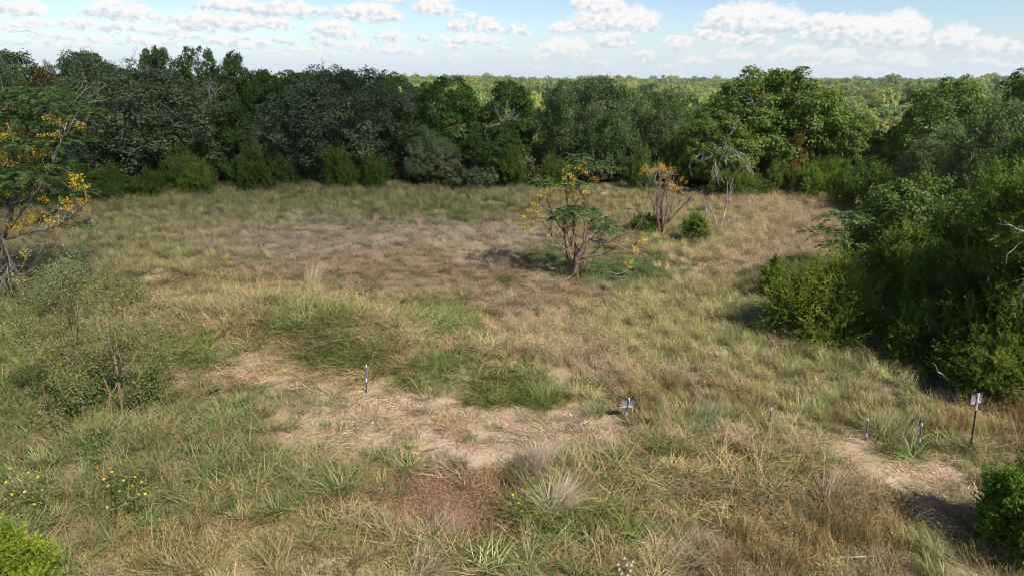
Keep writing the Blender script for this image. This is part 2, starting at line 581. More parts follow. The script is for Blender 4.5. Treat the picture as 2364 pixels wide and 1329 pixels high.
# ------------------------------------------------------------------ what grows where on the meadow
# kinds of ground cover: mix of tufts, leaf tints, dried tints, height range, how thickly it stands, colour of the earth or thatch
TANd, TANp, STRAW = (0.42, 0.33, 0.20), (0.44, 0.32, 0.23), (0.50, 0.37, 0.21)
SPEC = {
    'base':  (dict(mg=.45, sg=.45, wg=.10), (0.17, 0.19, 0.070), (0.36, 0.30, 0.16), (.55, .95), 1.0, (0.20, 0.165, 0.10)),
    'strip': (dict(mg=.85, wg=.15), (0.175, 0.235, 0.075), (0.33, 0.31, 0.15), (.8, 1.25), 1.1, (0.15, 0.14, 0.08)),
    'stripg': (dict(mg=1.0), (0.12, 0.19, 0.048), (0.22, 0.23, 0.09), (.7, 1.1), 1.2, (0.12, 0.12, 0.06)),
    'grey':  (dict(sg=.8, wg=.2), (0.36, 0.32, 0.215), (0.47, 0.40, 0.29), (.5, .85), 1.6, (0.27, 0.215, 0.14)),
    'brown': (dict(sg=.88, wg=.08, mg=.04), (0.27, 0.22, 0.12), (0.40, 0.305, 0.195), (.45, .8), 1.4, (0.25, 0.18, 0.115)),
    'olive': (dict(mg=.8, sg=.2), (0.20, 0.235, 0.080), (0.36, 0.32, 0.16), (.7, 1.1), 1.1, (0.19, 0.165, 0.09)),
    'bank':  (dict(cg=.48, sg=.27, st=.25), (0.135, 0.19, 0.052), STRAW, (.6, .95), 1.0, (0.30, 0.21, 0.13)),
    'green': (dict(cg=.85, sg=.15), (0.098, 0.172, 0.040), (0.26, 0.27, 0.09), (.65, 1.0), 1.25, (0.14, 0.12, 0.06)),
    'lush':  (dict(cg=.45, mg=.1, sg=.2, wm=.25), (0.100, 0.190, 0.040), (0.32, 0.27, 0.14), (.6, 1.0), 1.15, (0.16, 0.125, 0.07)),
    'dirt':  (dict(sg=.65, st=.25, wm=.1), (0.24, 0.20, 0.115), (0.46, 0.34, 0.21), (.22, .45), 0.46, (0.385, 0.275, 0.180)),
    'dirtg': (dict(sg=.85, wm=.15), (0.10, 0.165, 0.055), (0.28, 0.26, 0.12), (.35, .65), 0.9, (0.38, 0.275, 0.18)),
    'straw': (dict(st=.85, sg=.15), (0.48, 0.31, 0.17), (0.56, 0.42, 0.26), (.8, 1.2), 0.9, (0.36, 0.225, 0.14)),
    'mat':   (dict(wm=.74, sg=.16, cg=.10), (0.225, 0.225, 0.080), (0.36, 0.28, 0.14), (.7, 1.1), 1.5, (0.30, 0.225, 0.13)),
    'rust':  (dict(wm=.7, sg=.2, st=.1), (0.20, 0.125, 0.065), (0.34, 0.22, 0.14), (.7, 1.1), 1.2, (0.22, 0.13, 0.085)),
    'mix':   (dict(cg=.42, mg=.16, sg=.1, st=.16, wm=.16), (0.13, 0.17, 0.05), (0.45, 0.35, 0.19), (.55, 1.0), 1.25, (0.21, 0.155, 0.09)),
    'wisp':  (dict(wg=.5, mg=.35, sg=.15), (0.32, 0.27, 0.14), (0.50, 0.39, 0.25), (.45, .75), 0.9, (0.27, 0.20, 0.13)),
    'tan':   (dict(wg=.45, mg=.45, sg=.1), (0.32, 0.27, 0.14), (0.46, 0.37, 0.225), (.65, 1.05), 1.1, (0.27, 0.20, 0.13)),
    'gold':  (dict(mg=.85, wg=.15), (0.195, 0.265, 0.080), (0.40, 0.37, 0.18), (.7, 1.1), 1.15, (0.22, 0.18, 0.095)),
    'heath': (dict(wm=.6, mg=.25, wg=.15), (0.27, 0.225, 0.085), (0.36, 0.27, 0.13), (.9, 1.5), 1.2, (0.21, 0.155, 0.085)),
    'herb':  (dict(wm=.6, sg=.4), (0.09, 0.165, 0.050), (0.17, 0.21, 0.08), (.9, 1.5), 1.1, (0.13, 0.125, 0.07)),
    'forest': (dict(sg=.5, st=.5), (0.12, 0.12, 0.06), (0.26, 0.20, 0.13), (.5, .8), 0.35, (0.055, 0.045, 0.028)),  # leaf litter, its earth colour darkened further to carry the shade between the junipers
}
KEYS = list(SPEC)
# (spec, photo x, photo y, half width, half height, weight)
ZONES = [
    ('strip', 720, 470, 560, 34, 1.0), ('stripg', 980, 490, 210, 26, 1.2), ('stripg', 700, 480, 180, 16, .8), ('stripg', 830, 520, 60, 14, .7), ('olive', 470, 520, 260, 40, 1.0), ('olive', 420, 590, 200, 40, .9),
    ('grey', 620, 560, 260, 45, 1.2), ('grey', 900, 545, 330, 40, 1.2), ('grey', 1130, 590, 120, 50, .8), ('brown', 900, 640, 420, 45, 1.4), ('brown', 1080, 700, 200, 40, .9),
    ('bank', 560, 700, 260, 60, 1.3), ('bank', 700, 790, 420, 85, 1.4), ('bank', 1060, 840, 240, 65, 1.2),
    ('green', 1010, 735, 90, 40, 2.0), ('green', 1075, 790, 110, 32, 2.0), ('green', 780, 755, 90, 30, 1.6), ('green', 640, 750, 70, 30, 1.2), ('green', 820, 850, 110, 32, 1.8), ('green', 720, 800, 110, 28, 1.5),
    ('green', 1010, 888, 85, 30, 3.0), ('green', 1255, 895, 60, 40, 2.5), ('green', 1130, 905, 120, 20, 2.2), ('straw', 890, 745, 70, 22, 1.6), ('straw', 680, 880, 150, 20, 1.5), ('straw', 1140, 740, 90, 20, .8), ('green', 420, 850, 110, 30, 2.0),
    ('tan', 1250, 780, 140, 75, 1.5), ('tan', 1330, 850, 130, 55, 1.3), ('brown', 1200, 720, 160, 40, 1.0), ('mix', 1480, 900, 200, 50, 0.9), ('tan', 1560, 870, 260, 40, 1.0),
    ('gold', 1600, 760, 240, 70, 1.7), ('gold', 1450, 740, 90, 50, 1.2), ('stripg', 1640, 800, 90, 26, .8), ('gold', 1800, 850, 260, 50, 1.5), ('gold', 1700, 660, 130, 60, .9), ('tan', 1720, 600, 130, 60, 1.5), ('tan', 1800, 500, 130, 50, 1.8),
    ('tan', 1850, 462, 110, 22, 2.2), ('olive', 1500, 500, 200, 40, 1.0), ('gold', 1600, 560, 120, 40, .8), ('olive', 1420, 460, 200, 22, 1.2), ('tan', 1640, 690, 70, 60, .7),
    ('herb', 1420, 635, 130, 26, 1.6), ('herb', 1260, 600, 50, 34, .8), ('herb', 1540, 560, 60, 20, 1.2), ('herb', 1200, 655, 80, 16, .8), ('brown', 1330, 690, 160, 30, .9),
    ('lush', 120, 780, 260, 120, 1.4), ('green', 60, 790, 120, 90, 1.2), ('lush', 260, 1050, 420, 140, 1.8), ('green', 140, 940, 200, 60, 1.0), ('dirt', 60, 862, 110, 20, 2.0), ('lush', 560, 1110, 170, 70, 1.4), ('straw', 420, 1010, 140, 30, .9), ('lush', 60, 1240, 200, 90, 1.0),
    ('dirt', 890, 940, 160, 42, 4.0), ('dirt', 720, 970, 170, 36, 1.6), ('dirt', 1100, 990, 260, 46, 6.0), ('dirt', 1040, 1040, 240, 30, 4.0), ('dirt', 1310, 990, 130, 32, 5.0), ('dirt', 640, 1000, 70, 22, 1.2), ('dirt', 400, 890, 90, 24, 1.6),
    ('dirt', 1390, 1015, 110, 30, 4.0), ('dirt', 780, 1010, 160, 26, 1.6), ('dirtg', 1080, 945, 90, 14, 1.2), ('dirtg', 1280, 1010, 70, 14, 1.2), ('dirtg', 880, 985, 60, 14, 1.2), ('dirtg', 700, 925, 80, 30, 2.2), ('dirtg', 980, 1020, 160, 20, 1.6), ('dirtg', 1150, 985, 50, 18, 1.4), ('dirtg', 590, 905, 80, 24, 2.0), ('dirtg', 1180, 1010, 60, 14, 1.6), ('dirtg', 1000, 1075, 120, 14, 1.0),
    ('straw', 740, 1075, 110, 34, 2.6), ('straw', 640, 1040, 80, 22, 1.5), ('lush', 850, 1100, 130, 40, 1.8), ('lush', 960, 1060, 90, 20, 1.4),
    ('mat', 520, 1275, 200, 52, 2.4), ('mat', 745, 1245, 110, 48, 3.2), ('mat', 360, 1290, 120, 40, 1.8), ('mat', 880, 1300, 110, 36, 2.0), ('heath', 330, 1230, 120, 40, 1.4), ('dirt', 775, 1312, 50, 20, 4.0), ('rust', 640, 1215, 70, 30, 1.4),
    ('rust', 1000, 1130, 180, 60, 2.4), ('rust', 960, 1180, 160, 36, 1.8), ('rust', 1110, 1190, 100, 50, 1.4), ('straw', 1050, 1060, 90, 16, .8), ('wisp', 960, 1215, 110, 24, 1.0), ('mix', 1000, 1290, 160, 40, 1.0),
    ('mix', 1440, 1125, 120, 45, 1.6), ('mix', 1640, 1120, 260, 80, 2.2), ('green', 1540, 1090, 100, 34, 1.8), ('green', 1330, 1200, 110, 40, 1.7), ('green', 1150, 1245, 110, 26, 1.8), ('mix', 1300, 1270, 230, 60, 1.8), ('green', 1480, 1240, 150, 20, 1.4), ('lush', 1400, 1310, 260, 36, 1.0),
    ('wisp', 1620, 1022, 110, 18, 1.5), ('wisp', 1800, 1060, 110, 22, 1.2), ('wisp', 1900, 1120, 140, 40, 1.0), ('dirtg', 1430, 992, 80, 24, 2.6), ('mix', 1750, 1100, 150, 40, 1.0), ('wisp', 1590, 1290, 110, 26, .8), ('tan', 2120, 1200, 150, 50, 1.2),
    ('heath', 1960, 1240, 180, 60, 2.2), ('heath', 1820, 1300, 160, 40, 1.4), ('olive', 2180, 1270, 150, 50, 1.4), ('lush', 1830, 1190, 90, 30, .9),
    ('olive', 1700, 950, 330, 40, 1.3), ('heath', 1560, 930, 160, 40, .8), ('brown', 1850, 900, 240, 30, .9), ('olive', 2050, 950, 220, 60, 1.4), ('lush', 2080, 1010, 90, 26, 1.4), ('lush', 1660, 985, 100, 24, 1.5), ('heath', 2250, 960, 120, 60, 1.0),
    ('dirt', 1985, 1048, 70, 20, 3.5), ('dirt', 2110, 1100, 120, 32, 4.5), ('dirt', 2200, 1160, 95, 50, 6.0), ('dirtg', 2060, 1075, 90, 20, 1.0), ('lush', 2150, 1050, 130, 24, 1.4), ('lush', 1950, 1080, 60, 20, .8),
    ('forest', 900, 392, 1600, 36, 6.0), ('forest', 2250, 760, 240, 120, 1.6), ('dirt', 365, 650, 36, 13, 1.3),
]


def zone_weights(x, y):
    px, py = project(x, y, np.zeros_like(x))
    j = 44 * (0.35 + np.clip((py - 400) / 700, 0, 1.3))
    px = px + j * 1.7 * fbm(x, y, 0.9, 21, 3)
    py = py + j * 0.8 * fbm(x, y, 0.9, 22, 3)
    W = np.zeros((len(x), len(KEYS)))
    W[:, 0] = 0.22
    for (k, cx, cy, rx, ry, wt) in ZONES:
        d2 = ((px - cx) / rx) ** 2 + ((py - cy) / ry) ** 2
        W[:, KEYS.index(k)] += wt * np.exp(-d2 ** 1.5)
    W = W ** 1.75
    return W / W.sum(1)[:, None]


SOIL = np.array([SPEC[k][5] for k in KEYS]) * 0.88

# ------------------------------------------------------------------ the ground: one sheet, fine near the camera and out to the horizon
gx = np.concatenate([-np.geomspace(4500, 62, 34), np.arange(-60, 60.01, 0.36), np.geomspace(62, 4500, 34)])
gy = np.concatenate([-np.geomspace(600, 8, 8), np.arange(-6, 66, 0.30), np.geomspace(67, 5500, 52)])
GX, GY = np.meshgrid(gx, gy)
gxf, gyf = GX.ravel(), GY.ravel()
gz = hgt(gxf, gyf)
nearm = (np.abs(gxf) < 60) & (gyf < 66) & (gyf > -6)
soil = np.where(np.hypot(gxf, gyf)[:, None] > 110, np.array([[0.16, 0.16, 0.065]]), np.array([[0.075, 0.075, 0.035]]))
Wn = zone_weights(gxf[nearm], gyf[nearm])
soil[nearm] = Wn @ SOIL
bare = np.zeros(len(gxf))
bare[nearm] = Wn[:, KEYS.index('dirt')] + 0.5 * Wn[:, KEYS.index('dirtg')] + 0.4 * Wn[:, KEYS.index('straw')]
gz[nearm] += 0.035 * fbm(gxf[nearm], gyf[nearm], 2.2, 31, 2) * (1 - 0.6 * bare[nearm])
ny, nx = GX.shape
ii = (np.arange(ny - 1)[:, None] * nx + np.arange(nx - 1)[None, :]).ravel()
quads = np.stack([ii, ii + 1, ii + nx + 1, ii + nx], axis=1)
mg_, nt, out = mat('meadow_soil')
sa = nt.new('ShaderNodeAttribute', attribute_name='soil')
ba = nt.new('ShaderNodeAttribute', attribute_name='bare')
geo = nt.new('ShaderNodeNewGeometry')
nA = nt.noise(geo.outputs['Position'], 1.6, 5.0, 0.62)
nB = nt.noise(geo.outputs['Position'], 11.0, 6.0, 0.7)
nC = nt.noise(geo.outputs['Position'], 60.0, 3.0, 0.6)
c = nt.mix(1.0, sa.outputs['Color'], nt_gray(nt, nt.m('MULTIPLY_ADD', nB.outputs['Fac'], 1.1, 0.45)), 'MULTIPLY')
c = nt.mix(nt.m('MULTIPLY', nt.smooth(nA.outputs['Fac'], 0.50, 0.66), nt.m('MULTIPLY', ba.outputs['Fac'], 0.7)), c, (0.45, 0.365, 0.265, 1))
c = nt.mix(nt.m('MULTIPLY', nt.smooth(nA.outputs['Fac'], 0.46, 0.34), nt.m('MULTIPLY', ba.outputs['Fac'], 0.55)), c, (0.31, 0.21, 0.135, 1))
c = nt.mix(nt.m('MULTIPLY', nt.smooth(nC.outputs['Fac'], 0.62, 0.72), 0.5), c, (0.55, 0.48, 0.38, 1))
pb = nt.new('ShaderNodeBsdfPrincipled')
nt.put(pb.inputs['Base Color'], c)
pb.inputs['Roughness'].default_value = 1.0
pb.inputs['Specular IOR Level'].default_value = 0.1
bp = nt.new('ShaderNodeBump')
bp.inputs['Strength'].default_value = 0.7
bp.inputs['Distance'].default_value = 0.05
nt.put(bp.inputs['Height'], nt.m('ADD', nB.outputs['Fac'], nt.m('MULTIPLY', nC.outputs['Fac'], 0.4)))
nt.l.new(bp.outputs[0], pb.inputs['Normal'])
nt.l.new(pb.outputs[0], out.inputs['Surface'])
gme = mesh_np('ground', np.stack([gxf, gyf, gz], 1), None, quads, [mg_],
              [('soil', 'FLOAT_COLOR', np.hstack([soil, np.ones((len(soil), 1))])), ('bare', 'FLOAT', bare)], True)
ground = obj('ground', gme)
ground['kind'] = 'structure'
ground['label'] = 'meadow ground with bare tan dirt patches running out to the wooded hills'


# ------------------------------------------------------------------ scatter: thousands of tufts as ONE object each kind
def scatter_group():
    ng = bpy.data.node_groups.new('scatter', 'GeometryNodeTree')
    return ng


def scatter(name, pts, rot, scl, tint, dry, variants, label):
    me = mesh_np(name, pts, None, None, [], [
        ('rot', 'FLOAT_VECTOR', rot), ('scl', 'FLOAT_VECTOR', scl),
        ('tint', 'FLOAT_COLOR', np.hstack([tint, np.ones((len(tint), 1))])),
        ('dry', 'FLOAT_COLOR', np.hstack([dry, np.ones((len(dry), 1))])),
        ('idx', 'INT', rng.integers(0, len(variants), len(pts)))])
    o = obj(name, me)
    ng = bpy.data.node_groups.new(name + '_scatter', 'GeometryNodeTree')
    ng.interface.new_socket('Geometry', in_out='INPUT', socket_type='NodeSocketGeometry')
    ng.interface.new_socket('Geometry', in_out='OUTPUT', socket_type='NodeSocketGeometry')
    g = NT(ng)
    gi, go = g.new('NodeGroupInput'), g.new('NodeGroupOutput')
    join = g.new('GeometryNodeJoinGeometry')
    for k, vm in enumerate(variants):
        vo = bpy.data.objects.new(name + '_tuft', vm)      # not linked to the scene: only the scatter uses it
        oi = g.new('GeometryNodeObjectInfo')
        oi.inputs['Object'].default_value = vo
        oi.inputs['As Instance'].default_value = True
        g.l.new(oi.outputs['Geometry'], join.inputs[0])

    def na(nm, typ):
        nd = g.new('GeometryNodeInputNamedAttribute', data_type=typ)
        nd.inputs['Name'].default_value = nm
        return nd.outputs['Attribute']
    iop = g.new('GeometryNodeInstanceOnPoints')
    g.l.new(gi.outputs[0], iop.inputs['Points'])
    g.l.new(join.outputs[0], iop.inputs['Instance'])
    iop.inputs['Pick Instance'].default_value = True
    g.l.new(na('idx', 'INT'), iop.inputs['Instance Index'])
    er = g.new('FunctionNodeEulerToRotation')
    g.l.new(na('rot', 'FLOAT_VECTOR'), er.inputs[0])
    g.l.new(er.outputs[0], iop.inputs['Rotation'])
    g.l.new(na('scl', 'FLOAT_VECTOR'), iop.inputs['Scale'])
    g.l.new(iop.outputs[0], go.inputs[0])
    md = o.modifiers.new('scatter', 'NODES')
    md.node_group = ng
    o['kind'] = 'stuff'
    o['label'] = label
    return o


# ------------------------------------------------------------------ tufts
def blades(mb, r, n, rad, l0, l1, wdt, lean0, lean1, bend0, bend1, wind=None, segs=3, tone=None, z0=0.0):
    for _ in range(n):
        a = r.uniform(0, 2 * math.pi)
        rr = rad * math.sqrt(r.uniform())
        base = np.array([rr * math.cos(a), rr * math.sin(a), z0])
        ha = a + r.normal(0, 0.9)
        if wind is not None and r.uniform() < 0.8:
            ha = wind + r.normal(0, 0.5)
        hd = np.array([math.cos(ha), math.sin(ha), 0])
        L = r.uniform(l0, l1)
        th = r.uniform(lean0, lean1)
        be = r.uniform(bend0, bend1)
        side = np.array([-hd[1], hd[0], 0])
        side = unit(side + 0.4 * r.normal(size=3))
        p = base.copy()
        pts = [p.copy()]
        for s in range(segs):
            d = hd * math.sin(th) + np.array([0, 0, 1]) * math.cos(th)
            p = p + d * L / segs
            if p[2] < 0.012:
                p[2] = 0.012
            pts.append(p.copy())
            th += be / segs
        ws = [wdt * (0.8, 1.0, 0.7, 0.4, 0.3)[min(s, 4)] for s in range(segs)]
        v, q = [], []
        for s in range(segs):
            v += [pts[s] - side * ws[s] / 2, pts[s] + side * ws[s] / 2]
        v.append(pts[segs])
        for s in range(segs - 1):
            q.append([2 * s, 2 * s + 1, 2 * s + 3, 2 * s + 2])
        tr = [[2 * segs - 2, 2 * segs - 1, 2 * segs]]
        mb.add(v, tr, q, r.uniform() if tone is None else tone)
    return mb


def tuft_mg(s):
    r = np.random.default_rng(100 + s)
    mb = MB()
    blades(mb, r, 60, 0.17, 0.22, 0.55, 0.008, 0.05, 0.45, 0.2, 1.1, wind=3.5 if s % 2 else None)
    blades(mb, r, 16, 0.15, 0.45, 0.72, 0.007, 0.05, 0.3, 0.1, 0.7, wind=3.4, tone=0.8)
    return mb.mesh('meadow_tuft', [M['mg']])


def tuft_cg(s):
    r = np.random.default_rng(200 + s)
    mb = MB()
    blades(mb, r, 24, 0.13, 0.35, 0.80, 0.013, 0.15, 0.8, 0.6, 2.0, segs=4)
    blades(mb, r, 4, 0.15, 0.5, 0.95, 0.008, 0.2, 1.2, 0.0, 0.5, segs=3, tone=0.93)
    blades(mb, r, 18, 0.16, 0.2, 0.4, 0.012, 0.2, 1.0, 0.3, 1.2)
    return mb.mesh('coarse_tuft', [M['cg']])


def tuft_wg(s):
    r = np.random.default_rng(300 + s)
    mb = MB()
    wnd = 3.4 + 0.3 * s
    blades(mb, r, 34, 0.12, 0.35, 0.80, 0.005, 0.1, 0.55, 0.2, 0.8, wind=wnd, tone=0.85)
    blades(mb, r, 24, 0.12, 0.15, 0.4, 0.006, 0.1, 0.7, 0.2, 0.9)
    # feathery seed heads
    k = 70
    p = np.stack([r.normal(0.18 * math.cos(wnd), 0.14, k), r.normal(0.18 * math.sin(wnd), 0.14, k), r.uniform(0.32, 0.68, k)], 1)
    d = unit(np.stack([np.full(k, math.cos(wnd)) + r.normal(0, .5, k), np.full(k, math.sin(wnd)) + r.normal(0, .5, k), r.uniform(0.2, 1.2, k)], 1))
    mb.needles(p, d, r.uniform(0.05, 0.11, k), 0.008, 0.75 + 0.25 * r.uniform(size=k), r)
    return mb.mesh('wispy_tuft', [M['wg']])


def tuft_sg(s):
    r = np.random.default_rng(400 + s)
    mb = MB()
    blades(mb, r, 75, 0.24, 0.07, 0.24, 0.008, 0.2, 1.35, 0.2, 1.2, segs=2)
    return mb.mesh('short_tuft', [M['sg']])


def tuft_st(s):
    r = np.random.default_rng(500 + s)
    mb = MB()
    a0 = r.uniform(0, 6.28)
    for _ in range(42):
        a = a0 + r.normal(0, 0.7)
        d = np.array([math.cos(a), math.sin(a), r.normal(0, 0.10)])
        side = np.array([-math.sin(a), math.cos(a), 0]) * 0.0045
        p = np.array([r.normal(0, .18), r.normal(0, .18), r.uniform(0.012, 0.075)])
        L = r.uniform(0.2, 0.55)
        mid = p + d * L / 2 + np.array([r.normal(0, .02), r.normal(0, .02), r.uniform(0, .03)])
        e = p + d * L
        e[2] = max(e[2], 0.01)
        mb.add([p - side, p + side, mid + side, mid - side, e + side * .5, e - side * .5], None, [[0, 1, 2, 3], [3, 2, 4, 5]], r.uniform())
    return mb.mesh('straw_tuft', [M['st']])


def tuft_wm(s):
    r = np.random.default_rng(600 + s)
    mb = MB()
    k = 420
    a = r.uniform(0, 6.28, k)
    rr = 0.27 * np.sqrt(r.uniform(size=k))
    z = (0.16 - 0.12 * (rr / 0.27) ** 2) * (0.55 + 0.45 * np.sin(a * 3 + s) * np.cos(rr * 40)) * r.uniform(0.4, 1.0, k) + 0.01
    p = np.stack([rr * np.cos(a), rr * np.sin(a), z], 1)
    n = unit(np.stack([r.normal(0, .6, k), r.normal(0, .6, k), np.ones(k)], 1))
    mb.leaves(p, n, r.uniform(0.008, 0.017, k), 0.006, r.uniform(size=k), r)
    blades(mb, r, 12, 0.2, 0.06, 0.2, 0.006, 0.2, 1.0, 0, 0.4, segs=2, tone=0.95)
    return mb.mesh('weed_tuft', [M['wm']])


TUFTS = {'mg': [tuft_mg(i) for i in range(5)], 'cg': [tuft_cg(i) for i in range(6)], 'wg': [tuft_wg(i) for i in range(4)],
         'sg': [tuft_sg(i) for i in range(5)], 'st': [tuft_st(i) for i in range(4)], 'wm': [tuft_wm(i) for i in range(4)]}
STUFF = {'mg': ('meadow_grass', 'soft knee high meadow grass in green and straw tones across the clearing'),
         'cg': ('coarse_grass', 'coarse broad bladed green grass with arching dry blades'),
         'wg': ('wispy_grass', 'fine wispy dry grass with pinkish tan seed heads'),
         'sg': ('short_grass', 'short matted grass in dull green and brown'),
         'st': ('straw_litter', 'flattened dead straw lying on the bare dirt'),
         'wm': ('ground_weeds', 'low small leaved weeds forming mats and mounds')}

# candidate points over the clearing, thinning with distance
cand = []
for (y0, y1, dens) in [(3.5, 9, 60), (9, 13, 80), (13, 18, 66), (18, 26, 62), (26, 36, 42), (36, 50, 26), (50, 60, 8)]:
    xm = 0.80 * y1 + 5
    n = int((y1 - y0) * 2 * xm * dens)
    cand.append(np.stack([rng.uniform(-xm, xm, n), rng.uniform(y0, y1, n)], 1))
cand = np.concatenate(cand)
cx, cy = cand[:, 0], cand[:, 1]
Wc = zone_weights(cx, cy)
cum = Wc.cumsum(1)
ch = (rng.uniform(size=len(cx))[:, None] > cum).sum(1).clip(0, len(KEYS) - 1)
densf = np.array([SPEC[k][4] for k in KEYS])[ch] / 1.5
clump = 0.80 + 1.1 * fbm(cx, cy, 1.7, 41, 2)
keep = rng.uniform(size=len(cx)) < densf * clump
cx, cy, ch = cx[keep], cy[keep], ch[keep]
cz = hgt(cx, cy)
TK = ['mg', 'cg', 'wg', 'sg', 'st', 'wm']
ty = np.zeros(len(cx), dtype=int)
tint = np.zeros((len(cx), 3))
dry = np.zeros((len(cx), 3))
hs = np.zeros(len(cx))
for ki, k in enumerate(KEYS):
    sel = np.where(ch == ki)[0]
    if not len(sel):
        continue
    mixd, tg, td, (ha, hb), _, _ = SPEC[k]
    pr = np.array([mixd.get(t, 0) for t in TK])
    ty[sel] = rng.choice(len(TK), len(sel), p=pr / pr.sum())
    v = rng.normal(1.0, 0.26, (len(sel), 1)).clip(.45, 1.7) * rng.normal(1.0, 0.07, (len(sel), 3)).clip(.75, 1.25)
    swap = rng.uniform(size=(len(sel), 1)) ** 3.4            # some tufts have dried out altogether
    sat = np.array([0.84, 0.84, 0.80])
    tint[sel] = sat * (np.array(tg) * (1 - swap) + np.array(td) * swap * 0.9) * v
    dry[sel] = np.array(td) * v * np.array([.87, .83, .80])
    hs[sel] = 0.78 * rng.uniform(ha, hb, len(sel)) * (1 + 0.12 * sstep(22, 40, cy[sel]) + 0.25 * fbm(cx[sel], cy[sel], 0.6, 51, 2))
for t_i, t in enumerate(TK):
    s = np.where(ty == t_i)[0]
    n = len(s)
    rot = np.stack([rng.normal(0, .1, n), rng.normal(0, .1, n), rng.uniform(0, 6.283, n) if t not in ('wg', 'mg') else rng.normal(0, 1.3, n)], 1)
    ws = rng.uniform(.8, 1.25, n) * (1 + 0.25 * sstep(25, 45, cy[s])) * (0.82 if t == 'mg' else 1.0)
    if t == 'mg':
        hs[s] *= 0.80
    if t == 'cg':
        hs[s] *= 0.92
    scl = np.stack([ws, ws, hs[s]], 1)
    scatter(STUFF[t][0], np.stack([cx[s], cy[s], cz[s] - 0.01], 1), rot, scl, tint[s], dry[s], TUFTS[t], STUFF[t][1])


# ------------------------------------------------------------------ tree builders
def wiggle(p0, p1, n, amp, r, sag=0.0):
    t = np.linspace(0, 1, n)[:, None]
    p = np.asarray(p0) * (1 - t) + np.asarray(p1) * t
    off = r.normal(size=(n, 3)) * amp
    off[0] = off[-1] = 0
    p = p + off
    p[:, 2] += sag * 4 * (t * (1 - t))[:, 0]
    return p


